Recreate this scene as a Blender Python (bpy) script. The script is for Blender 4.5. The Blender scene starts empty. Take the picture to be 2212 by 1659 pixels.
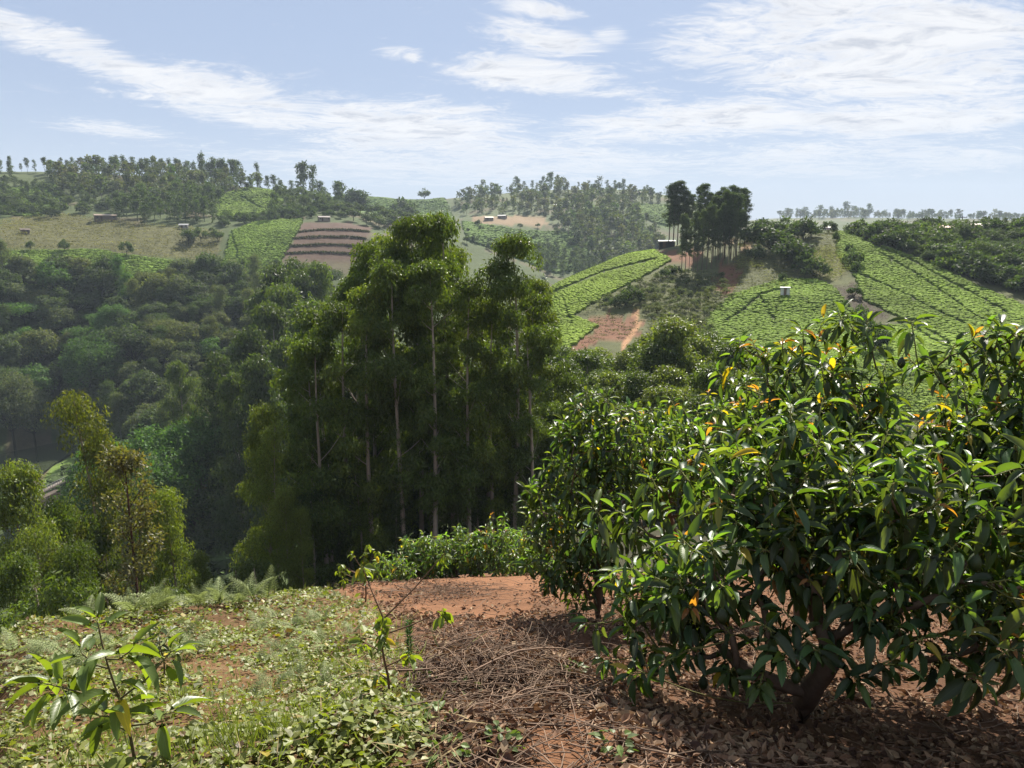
import bpy, math, random
import numpy as np
from mathutils import Vector, Matrix
# ------------------------------------------------------------------ camera, sky, sun, exposure
SC = bpy.context.scene
COL = SC.collection
rng = np.random.default_rng(11)
R = math.radians
PITCH, TX, TY, EYE = -11.0, 0.6923, 0.5192, 1.6
SUN_AZ, SUN_EL = 15.0, 43.5          # degrees right of the view axis, above the horizon

cam = bpy.data.cameras.new('camera'); camo = bpy.data.objects.new('camera', cam); COL.objects.link(camo)
cam.sensor_width = 36; cam.lens = 18 / TX; cam.clip_start = 0.05; cam.clip_end = 9000
camo.location = (0, 0, EYE); camo.rotation_euler = (R(90 + PITCH), 0, 0); SC.camera = camo

W = bpy.data.worlds.new('World'); SC.world = W; W.use_nodes = True
SKY_STRENGTH = 0.05
DISP = 0.366   # scene value of a surface that shows as 1.0 at this exposure

class NT:
    """tiny helper to wire shader nodes"""
    def __init__(s, tree): s.t = tree; s.n = tree.nodes; s.l = tree.links
    def node(s, typ, **kw):
        n = s.n.new(typ)
        for k, v in kw.items(): setattr(n, k, v)
        return n
    def link(s, a, b): s.l.new(a, b)
    def put(s, sock, v):
        if isinstance(v, bpy.types.NodeSocket): s.l.new(v, sock)
        else: sock.default_value = v
    def math(s, op, a, b=0.0, c=None, clamp=False):
        n = s.n.new('ShaderNodeMath'); n.operation = op; n.use_clamp = clamp
        s.put(n.inputs[0], a)
        if len(n.inputs) > 1: s.put(n.inputs[1], b)
        if c is not None: s.put(n.inputs[2], c)
        return n.outputs[0]
    def vmath(s, op, a, b=(0, 0, 0)):
        n = s.n.new('ShaderNodeVectorMath'); n.operation = op
        s.put(n.inputs[0], a); s.put(n.inputs[1], b)
        return n.outputs[0]
    def mix(s, f, a, b, mode='MIX'):
        n = s.n.new('ShaderNodeMix'); n.data_type = 'RGBA'; n.blend_type = mode
        s.put(n.inputs[0], f); s.put(n.inputs[6], a); s.put(n.inputs[7], b)
        return n.outputs[2]
    def noise(s, vec, scale, detail=3, rough=0.55, lac=2.0):
        n = s.n.new('ShaderNodeTexNoise'); n.inputs['Scale'].default_value = scale
        n.inputs['Detail'].default_value = detail; n.inputs['Roughness'].default_value = rough
        n.inputs['Lacunarity'].default_value = lac
        if vec is not None: s.l.new(vec, n.inputs['Vector'])
        return n
    def ramp(s, f, lo, hi, a=0.0, b=1.0, smooth=True):
        n = s.n.new('ShaderNodeMapRange'); n.interpolation_type = 'SMOOTHSTEP' if smooth else 'LINEAR'
        s.put(n.inputs[0], f)
        n.inputs[1].default_value = lo; n.inputs[2].default_value = hi
        n.inputs[3].default_value = a; n.inputs[4].default_value = b
        return n.outputs[0]

def build_world():
    t = NT(W.node_tree); t.n.clear()
    sky = t.node('ShaderNodeTexSky', sky_type='NISHITA', sun_disc=False)
    sky.sun_elevation = R(SUN_EL); sky.sun_rotation = R(SUN_AZ)
    sky.altitude = 1800; sky.air_density = 1.0; sky.dust_density = 1.6; sky.ozone_density = 1.4
    tc = t.node('ShaderNodeTexCoord'); d = tc.outputs['Generated']
    sep = t.node('ShaderNodeSeparateXYZ'); t.link(d, sep.inputs[0])
    x, y, z = sep.outputs
    az = t.math('MULTIPLY', t.math('ARCTAN2', x, y), 57.2958)
    el = t.math('MULTIPLY', t.math('ARCSINE', z), 57.2958)
    # cloud layer at constant height: flatten the direction onto a plane
    zz = t.math('MAXIMUM', t.math('ADD', z, 0.06), 0.03)
    cx = t.node('ShaderNodeCombineXYZ')
    t.put(cx.inputs[0], t.math('DIVIDE', x, zz)); t.put(cx.inputs[1], t.math('DIVIDE', y, zz))
    rot = t.node('ShaderNodeMapping'); t.link(cx.outputs[0], rot.inputs[0])
    rot.inputs['Rotation'].default_value = (0, 0, R(-24)); rot.inputs['Scale'].default_value = (0.75, 1.0, 1)
    warp = t.noise(rot.outputs[0], 1.3, 3)
    wv = t.vmath('MULTIPLY', t.vmath('SUBTRACT', warp.outputs['Color'], (0.5, 0.5, 0.5)), (0.7, 0.7, 0))
    pv = t.vmath('ADD', rot.outputs[0], wv)
    n1 = t.noise(pv, 1.5, 9, 0.60).outputs['Fac']
    n2 = t.noise(pv, 7.5, 7, 0.62).outputs['Fac']
    n4 = t.noise(pv, 24, 6, 0.65).outputs['Fac']
    n3 = t.noise(cx.outputs[0], 0.45, 2, 0.5).outputs['Fac']
    # where the cloud banks lie in the sky: azimuth, elevation, half sizes, tilt, weight
    blobs = [(-29, 11.6, 10, 1.5, -14, .95), (-19, 9.2, 12, 2.0, -10, 1.0), (-9, 8.0, 14, 2.8, -4, 1.0), (1.5, 11.6, 9, 1.5, -7, 1.0), (7, 10.4, 7, .9, -4, .8),
             (2.5, 14.0, 5.5, 1.3, -8, .95), (1.5, 16.0, 4, .8, -10, .8), (7, 14.2, 2, .9, 0, .85), (20, 15.2, 12, 3.4, 8, 1.1), (27, 12.6, 11, 3.6, -10, 1.05), (25, 10.2, 11, 2.2, -6, 1.0),
             (13, 8.2, 13, 1.8, 3, 1.0), (27, 8.0, 12, 1.8, 0, .95), (-2, 5.6, 24, 2.0, 0, .85), (24, 5.5, 20, 2.0, 0, .7), (22, 18.0, 14, 3, 0, 1.0), (-8, 13.0, 2.6, .9, -4, .8), (-27, 7.2, 6, .7, -4, .6)]
    cov = None
    for a0, e0, ra, re, th, w in blobs:
        da = t.math('SUBTRACT', az, a0); de = t.math('SUBTRACT', el, e0)
        c, s_ = math.cos(R(th)), math.sin(R(th))
        p = t.math('ADD', t.math('MULTIPLY', da, c / ra), t.math('MULTIPLY', de, s_ / ra))
        q = t.math('ADD', t.math('MULTIPLY', da, -s_ / re), t.math('MULTIPLY', de, c / re))
        dd = t.math('SQRT', t.math('ADD', t.math('MULTIPLY', p, p), t.math('MULTIPLY', q, q)))
        b = t.ramp(dd, 0.15, 1.35, w, 0.0)
        cov = b if cov is None else t.math('MAXIMUM', cov, b)
    # the same broken cloud carries on beyond the view
    general = t.ramp(n3, 0.42, 0.68, 0.0, 0.85)
    outside = t.math('MAXIMUM', t.ramp(t.math('ABSOLUTE', az), 34, 52), t.ramp(el, 17, 26))
    cov = t.math('MAXIMUM', cov, t.math('MULTIPLY', general, outside))
    dens = t.math('ADD', t.math('ADD', t.math('ADD', t.math('MULTIPLY', n1, 0.95), t.math('MULTIPLY', n2, 0.75)), t.math('MULTIPLY', n4, 0.42)), t.math('MULTIPLY', cov, 0.52))
    mask = t.ramp(dens, 1.18, 1.60)
    # thin bright edges, slightly greyer where the bank is thick
    thick = t.ramp(dens, 1.42, 1.75)
    streak = t.noise(pv, 4.2, 7, 0.62).outputs['Fac']
    grey = t.math('MULTIPLY', thick, t.ramp(streak, 0.42, 0.62))
    K = DISP / SKY_STRENGTH
    cloud = t.mix(grey, (0.93 * K, 0.94 * K, 0.97 * K, 1), (0.60 * K, 0.64 * K, 0.72 * K, 1))
    hz = t.ramp(el, 1.0, 15.0, 0.85, 0.04)
    base = t.mix(hz, sky.outputs[0], (0.68 * K, 0.72 * K, 0.78 * K, 1))
    base = t.mix(t.ramp(el, 2.0, 12.0, 0.5, 0.8), base, (0.45 * K, 0.545 * K, 0.73 * K, 1))
    lowfade = t.ramp(el, 1.5, 9.0, 0.25, 0.97)
    out = t.mix(t.math('MULTIPLY', mask, lowfade), base, cloud)
    bg = t.node('ShaderNodeBackground'); t.link(out, bg.inputs[0]); bg.inputs[1].default_value = SKY_STRENGTH
    ow = t.node('ShaderNodeOutputWorld'); t.link(bg.outputs[0], ow.inputs[0])
build_world()
W.cycles.sampling_method = 'MANUAL'; W.cycles.sample_map_resolution = 512

sun = bpy.data.lights.new('sun', 'SUN'); suno = bpy.data.objects.new('sun', sun); COL.objects.link(suno)
sun.energy = 5.0; sun.angle = R(0.53); sun.color = (1.0, 0.93, 0.82)
SUNV = Vector((math.sin(R(SUN_AZ)) * math.cos(R(SUN_EL)), math.cos(R(SUN_AZ)) * math.cos(R(SUN_EL)), math.sin(R(SUN_EL))))
suno.rotation_euler = SUNV.to_track_quat('Z', 'Y').to_euler(); suno.location = (20, 80, 90)
vs = SC.view_settings
vs.view_transform = 'Standard'; vs.look = 'None'; vs.exposure = 1.45; vs.gamma = 1.0; vs.use_curve_mapping = False
SC.render.engine = 'CYCLES'
cy = SC.cycles
cy.max_bounces = 6; cy.diffuse_bounces = 3; cy.glossy_bounces = 2; cy.transmission_bounces = 4
cy.transparent_max_bounces = 4; cy.volume_bounces = 0; cy.use_denoising = True
cy.sample_clamp_indirect = 6.0; cy.caustics_reflective = False; cy.caustics_refractive = False

# ------------------------------------------------------------------ helpers
def ray(u, v):
    """direction through photo point (u, v), measured on a 2212 x 1659 picture"""
    u, v = np.broadcast_arrays(np.asarray(u, float), np.asarray(v, float))
    x = (u - 1106) / 1106 * TX; y = -(v - 829.5) / 829.5 * TY
    p = R(PITCH)
    return np.stack([x, math.cos(p) - y * math.sin(p), math.sin(p) + y * math.cos(p)], -1)
def project(P):
    P = np.asarray(P, float); p = R(PITCH)
    dx, dy, dz = P[..., 0], P[..., 1], P[..., 2] - EYE
    f = dy * math.cos(p) + dz * math.sin(p); up = -dy * math.sin(p) + dz * math.cos(p)
    f = np.where(np.abs(f) < 1e-6, 1e-6, f)
    u = 1106 + dx / f / TX * 1106; v = 829.5 - up / f / TY * 829.5
    return np.where(f > 0.05, u, -1e5), np.where(f > 0.05, v, 1e5)
def slope_of(u, v):
    d = ray(u, v); return d[..., 2] / np.hypot(d[..., 0], d[..., 1])
def azim(u, v): d = ray(u, v); return np.degrees(np.arctan2(d[..., 0], d[..., 1]))
def in_poly(u, v, poly):
    u = np.asarray(u); v = np.asarray(v); c = np.zeros(u.shape, bool); n = len(poly)
    for i in range(n):
        x1, y1 = poly[i]; x2, y2 = poly[(i + 1) % n]
        m = ((y1 > v) != (y2 > v)) & (u < (x2 - x1) * (v - y1) / (y2 - y1 + 1e-9) + x1)
        c ^= m
    return c
def seg_dist(u, v, pts):
    u = np.asarray(u, float); v = np.asarray(v, float); best = np.full(u.shape, 1e9)
    for (x1, y1), (x2, y2) in zip(pts[:-1], pts[1:]):
        L = (x2 - x1) ** 2 + (y2 - y1) ** 2 + 1e-9
        t = np.clip(((u - x1) * (x2 - x1) + (v - y1) * (y2 - y1)) / L, 0, 1)
        best = np.minimum(best, np.hypot(u - x1 - t * (x2 - x1), v - y1 - t * (y2 - y1)))
    return best
_wr = np.random.default_rng(5)
_wave = [(_wr.normal(size=2), _wr.uniform(0, 6.28)) for _ in range(48)]
def wnoise(x, y, scale, k0=0, n=8):
    """cheap smooth noise in -1..1, feature size about `scale` metres"""
    s = np.zeros(np.shape(x))
    for i in range(n):
        d, ph = _wave[(k0 + i) % 48]
        d = d / np.hypot(*d); f = (0.7 + 0.13 * i) * 6.28 / (scale * 2.2)
        s = s + np.sin((x * d[0] + y * d[1]) * f + ph + 1.3 * np.sin((x * d[1] - y * d[0]) * f * .6 + ph * 2))
    return s / (n * 0.62)

def new_mesh(name, V, blocks, mats, cols=None, smooth=False, lf=None, mat_idx=None):
    """V (n,3); blocks = list of (m,3) / (m,4) index arrays; cols (n,3) point colour"""
    me = bpy.data.meshes.new(name); V = np.ascontiguousarray(V, np.float32)
    blocks = [np.asarray(b, np.int32) for b in blocks if len(b)]
    tot = sum(b.size for b in blocks); nf = sum(len(b) for b in blocks)
    me.vertices.add(len(V)); me.vertices.foreach_set('co', V.ravel())
    me.loops.add(tot); me.polygons.add(nf)
    me.loops.foreach_set('vertex_index', np.concatenate([b.ravel() for b in blocks]))
    tots = np.concatenate([np.full(len(b), b.shape[1], np.int32) for b in blocks])
    st = np.concatenate([[0], np.cumsum(tots)[:-1]]).astype(np.int32)
    me.polygons.foreach_set('loop_start', st)
    try: me.polygons.foreach_set('loop_total', tots)
    except Exception: pass
    if mat_idx is not None: me.polygons.foreach_set('material_index', np.asarray(mat_idx, np.int32))
    if cols is None: cols = np.ones((len(V), 3))
    a = me.attributes.new('Col', 'FLOAT_COLOR', 'POINT')
    c4 = np.ones((len(V), 4), np.float32); c4[:, :3] = cols
    a.data.foreach_set('color', c4.ravel())
    if lf is not None:
        a = me.attributes.new('lf', 'FLOAT_VECTOR', 'POINT'); a.data.foreach_set('vector', np.ascontiguousarray(lf, np.float32).ravel())
    me.polygons.foreach_set('use_smooth', np.full(nf, smooth, bool))
    for m in (mats if isinstance(mats, (list, tuple)) else [mats]): me.materials.append(m)
    me.update(calc_edges=True); me.validate()
    return me
def link(name, me, parent=None, loc=None):
    o = bpy.data.objects.new(name, me); COL.objects.link(o)
    if loc is not None: o.location = loc
    if parent is not None: o.parent = parent
    return o
def empty(name, loc, rz=0):
    o = bpy.data.objects.new(name, None); COL.objects.link(o); o.location = loc; o.rotation_euler = (0, 0, rz)
    o.empty_display_size = 0.3
    return o
def tag(o, label=None, cat=None, group=None, kind=None):
    if label: o['label'] = label
    if cat: o['category'] = cat
    if group: o['group'] = group
    if kind: o['kind'] = kind
    return o
class Geo:
    """collects vertices, faces and colours for one mesh"""
    def __init__(s): s.V = []; s.B = {3: [], 4: []}; s.C = []; s.L = []; s.n = 0; s.M = {3: [], 4: []}
    def add(s, V, faces, col=(1, 1, 1), lf=None, mi=0):
        V = np.asarray(V, float); F = np.asarray(faces, int)
        s.V.append(V); k = F.shape[1]; s.B[k].append(F + s.n); s.M[k].append(np.full(len(F), mi)); s.n += len(V)
        c = np.asarray(col, float); s.C.append(np.broadcast_to(c, (len(V), 3)))
        s.L.append(np.zeros((len(V), 3)) if lf is None else lf)
    def more(s, faces, off, mi=0):
        F = np.asarray(faces, int); s.B[F.shape[1]].append(F + off); s.M[F.shape[1]].append(np.full(len(F), mi))
    def mesh(s, name, mats, smooth=False, lf=False):
        blocks = []; mi = []
        for k in (3, 4):
            if s.B[k]: blocks.append(np.concatenate(s.B[k])); mi.append(np.concatenate(s.M[k]))
        return new_mesh(name, np.concatenate(s.V), blocks, mats, np.concatenate(s.C), smooth,
                        np.concatenate(s.L) if lf else None, np.concatenate(mi))
    def box(s, c, size, rz=0.0, col=(1, 1, 1), mi=0, taper=1.0):
        hx, hy, hz = np.array(size) / 2
        P = np.array([[x * hx * (taper if z > 0 else 1), y * hy * (taper if z > 0 else 1), z * hz] for z in (-1, 1) for x, y in ((-1, -1), (1, -1), (1, 1), (-1, 1))])
        ca, sa = math.cos(rz), math.sin(rz)
        P = np.stack([P[:, 0] * ca - P[:, 1] * sa, P[:, 0] * sa + P[:, 1] * ca, P[:, 2]], 1) + np.array(c)
        s.add(P, [[0, 3, 2, 1], [4, 5, 6, 7], [0, 1, 5, 4], [1, 2, 6, 5], [2, 3, 7, 6], [3, 0, 4, 7]], col, mi=mi)
    def tube(s, pts, rad, sides=6, col=(1, 1, 1), mi=0, cap=True):
        pts = np.asarray(pts, float); rad = np.broadcast_to(np.asarray(rad, float), (len(pts),))
        T = np.gradient(pts, axis=0); T /= np.linalg.norm(T, axis=1)[:, None] + 1e-9
        ref = np.array([0, 0, 1.0]) if abs(T[:, 2]).mean() < 0.8 else np.array([1.0, 0, 0])
        A = np.cross(T, ref); A /= np.linalg.norm(A, axis=1)[:, None] + 1e-9
        Bn = np.cross(T, A); th = np.arange(sides) / sides * 2 * math.pi
        V = pts[:, None] + rad[:, None, None] * (A[:, None] * np.cos(th)[None, :, None] + Bn[:, None] * np.sin(th)[None, :, None])
        n = len(pts); i = np.arange(n - 1)[:, None] * sides; j = np.arange(sides)[None]; j2 = (j + 1) % sides
        F = np.stack([i + j, i + j2, i + sides + j2, i + sides + j], -1).reshape(-1, 4)
        off = s.n; s.add(V.reshape(-1, 3), F, col, mi=mi)
        if cap and sides == 4: s.more([[off + (n - 1) * sides + k for k in range(4)]], 0, mi)
def nrm(a): return a / (np.linalg.norm(a, axis=-1, keepdims=True) + 1e-9)

# leaf templates: rows of (along, across, up) and faces
T_RHOMB = (np.array([[0, 0, 0], [.42, -.5, .03], [1, 0, -.10], [.42, .5, .03]]), np.array([[0, 1, 2, 3]]))
T_FOLD = (np.array([[0, 0, 0], [.5, 0, -.02], [1, 0, -.14], [.40, .5, .10], [.40, -.5, .10]]), np.array([[0, 4, 2, 1], [0, 1, 2, 3]]))
T_OVAL = (np.array([[0, 0, 0], [.25, -.42, .07], [.6, -.46, .03], [1, 0, -.2], [.6, .46, .03], [.25, .42, .07], [.45, 0, -.05]]),
          np.array([[0, 1, 2, 6], [6, 2, 3, 4], [0, 6, 4, 5]]))
def avo_template(droop, fold, wave, seed):
    r = np.random.default_rng(seed)
    xs = [.13, .32, .52, .72, .88]; ws = [.27, .45, .5, .41, .24]
    V = [[0, 0, 0]]
    for x, w in zip(xs, ws):
        z = -droop * x * x
        V += [[x, w, z + fold * w + wave * r.normal()], [x, 0, z], [x, -w, z + fold * w + wave * r.normal()]]
    V.append([1, 0, -droop - .02]); V = np.array(V); t = len(V) - 1
    Q = []
    for k in range(4):
        a = 1 + 3 * k
        Q += [[a + 1, a, a + 3, a + 4], [a + 2, a + 1, a + 4, a + 5]]
    return V, np.array(Q), np.array([[0, 1, 2][::-1], [0, 2, 3][::-1], [t, t - 3, t - 2][::-1], [t, t - 2, t - 1][::-1]])
AVO = [avo_template(.12 + .1 * k, .34 - .05 * (k % 3), .012, k) for k in range(5)]
def put_leaves(g, P, X, N, L, Wd, tmpl, col):
    """place a template at every point: X along the leaf, N about its normal"""
    P, X, N = np.asarray(P, float), nrm(np.asarray(X, float)), np.asarray(N, float)
    Y = nrm(np.cross(N, X)); N = np.cross(X, Y); n = len(P)
    if n == 0: return
    T = tmpl[0]; L = np.broadcast_to(np.asarray(L, float), (n,)); Wd = np.broadcast_to(np.asarray(Wd, float), (n,))
    V = P[:, None] + X[:, None] * (T[None, :, 0:1] * L[:, None, None]) + Y[:, None] * (T[None, :, 1:2] * Wd[:, None, None]) + N[:, None] * (T[None, :, 2:3] * L[:, None, None])
    k = len(T); off = (np.arange(n) * k)[:, None, None]
    lf = np.broadcast_to(T[None], (n, k, 3)).copy(); lf[:, :, 2] = rng.random(n)[:, None]
    C = np.repeat(np.broadcast_to(np.asarray(col, float), (n, 3)), k, 0)
    base = g.n
    g.add(V.reshape(-1, 3), (tmpl[1][None] + off).reshape(-1, tmpl[1].shape[1]), C, lf.reshape(-1, 3))
    if len(tmpl) > 2: g.more((tmpl[2][None] + off).reshape(-1, 3), base)
def rand_dirs(n, r=None):
    return nrm((r or rng).normal(size=(n, 3)))

# ------------------------------------------------------------------ materials
def mat(name):
    m = bpy.data.materials.new(name); m.use_nodes = True; t = NT(m.node_tree); t.n.clear()
    out = t.node('ShaderNodeOutputMaterial'); return m, t, out
ALB = 0.66    # all colours below are given for a bright day; this brings them to measured albedo
def colour_in(t):
    at = t.node('ShaderNodeAttribute', attribute_name='Col'); oi = t.node('ShaderNodeObjectInfo')
    c = t.mix(1.0, at.outputs['Color'], oi.outputs['Color'], 'MULTIPLY')
    return t.mix(1.0, c, (ALB, ALB, ALB, 1), 'MULTIPLY'), oi
def leaf_mat(name, rough=0.5, spec=0.35, trans=0.35, tcol=(1.35, 1.5, 0.55), veins=False, var=0.25, nscale=3.0):
    m, t, out = mat(name)
    c, oi = colour_in(t)
    geo = t.node('ShaderNodeNewGeometry')
    nz = t.noise(geo.outputs['Position'], nscale, 2).outputs['Fac']
    c = t.mix(1.0, c, t.mix(nz, (1 - var, 1 - var, 1 - var, 1), (1 + var, 1 + var, 1 + var * .8, 1)), 'MULTIPLY')
    p = t.node('ShaderNodeBsdfPrincipled'); p.inputs['Roughness'].default_value = rough
    p.inputs['Specular IOR Level'].default_value = spec
    tr = t.node('ShaderNodeBsdfTranslucent')
    tc = t.mix(1.0, c, (*tcol, 1), 'MULTIPLY')
    if veins:
        lf = t.node('ShaderNodeAttribute', attribute_name='lf'); s = t.node('ShaderNodeSeparateXYZ'); t.link(lf.outputs['Vector'], s.inputs[0])
        ay = t.math('ABSOLUTE', s.outputs[1])
        rib = t.ramp(ay, 0.012, 0.05, 1.0, 0.0)
        ph = t.math('SUBTRACT', t.math('MULTIPLY', s.outputs[0], 62.0), t.math('MULTIPLY', ay, 44.0))
        vn = t.ramp(t.math('SINE', ph), 0.86, 1.0, 0.0, 0.42)
        vein = t.math('MAXIMUM', rib, vn)
        c = t.mix(t.math('MULTIPLY', vein, 0.55), c, t.mix(1.0, c, (2.6, 2.3, 1.6, 1), 'MULTIPLY'))
        bf = t.mix(geo.outputs['Backfacing'], c, t.mix(1.0, c, (1.7, 1.65, 2.0, 1), 'MULTIPLY'))
        c = bf
        tc = t.mix(t.math('MULTIPLY', vein, 0.3), tc, t.mix(1.0, tc, (.55, .55, .5, 1), 'MULTIPLY'))
        bmp = t.node('ShaderNodeBump'); bmp.inputs['Strength'].default_value = 0.25; bmp.inputs['Distance'].default_value = 0.004
        t.link(t.math('ADD', vein, nz), bmp.inputs['Height']); t.link(bmp.outputs[0], p.inputs['Normal'])
    t.link(c, p.inputs['Base Color']); t.link(tc, tr.inputs[0])
    mx = t.node('ShaderNodeMixShader'); mx.inputs[0].default_value = trans
    t.link(p.outputs[0], mx.inputs[1]); t.link(tr.outputs[0], mx.inputs[2]); t.link(mx.outputs[0], out.inputs[0])
    return m
def plain_mat(name, rough=0.8, spec=0.25, n1=8.0, amt=0.3, bump=0.3, dist=0.02, stretch=(1, 1, 1), metal=0.0):
    m, t, out = mat(name)
    c, oi = colour_in(t)
    tc = t.node('ShaderNodeTexCoord'); mp = t.node('ShaderNodeMapping'); t.link(tc.outputs['Object'], mp.inputs[0]); mp.inputs['Scale'].default_value = stretch
    nz = t.noise(mp.outputs[0], n1, 5, 0.6).outputs['Fac']; nb = t.noise(mp.outputs[0], n1 * .23, 3).outputs['Fac']
    f = t.math('ADD', t.math('MULTIPLY', nz, .6), t.math('MULTIPLY', nb, .4))
    f = t.ramp(f, .3, .7, 1 - amt, 1 + amt, False)
    c = t.mix(1.0, c, t.node_rgb(f), 'MULTIPLY')
    p = t.node('ShaderNodeBsdfPrincipled'); p.inputs['Roughness'].default_value = rough; p.inputs['Specular IOR Level'].default_value = spec
    p.inputs['Metallic'].default_value = metal
    b = t.node('ShaderNodeBump'); b.inputs['Strength'].default_value = bump; b.inputs['Distance'].default_value = dist
    t.link(nz, b.inputs['Height']); t.link(b.outputs[0], p.inputs['Normal'])
    t.link(c, p.inputs['Base Color']); t.link(p.outputs[0], out.inputs[0])
    return m
def node_rgb(self, f):
    n = self.node('ShaderNodeCombineColor')
    for i in range(3): self.link(f, n.inputs[i])
    return n.outputs[0]
NT.node_rgb = node_rgb
M_LEAF = leaf_mat('foliage', .65, .15, .36, (1.6, 1.7, .6), var=.35, nscale=.5)
M_GUM = leaf_mat('gum_foliage', .5, .28, .33, (1.9, 1.9, .45), var=.4, nscale=.5)
M_AVO = leaf_mat('avocado_foliage', .38, .42, .48, (3.5, 3.2, .65), veins=True, var=.22, nscale=9)
M_COVER = leaf_mat('creeper_foliage', .5, .35, .38, (1.5, 1.6, .5), var=.25, nscale=6)
M_FERN = leaf_mat('fern_foliage', .6, .2, .3, (1.2, 1.25, .8), var=.15)
M_DRY = leaf_mat('dry_leaf', .75, .15, .12, (1.2, .9, .6), var=.35, nscale=25)
M_TEA = leaf_mat('tea_foliage', .85, .04, .2, (1.4, 1.5, .5), var=.45, nscale=3)
M_BARK = plain_mat('bark', .85, .15, 9, .35, .6, .02, (3, 3, .5))
M_WOOD = plain_mat('twig_bark', .8, .2, 30, .3, .4, .004)
M_WALL = plain_mat('house_wall', .85, .2, 6, .22, .3, .01)
M_ROOF = plain_mat('roof_sheet', .45, .45, 2, .25, .1, .01, metal=.25)
M_CONC = plain_mat('stained_concrete', .9, .15, .9, .45, .4, .03, (1.5, 1.5, .3))
M_FRUIT = plain_mat('avocado_skin', .42, .45, 90, .25, .5, .003)
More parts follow.
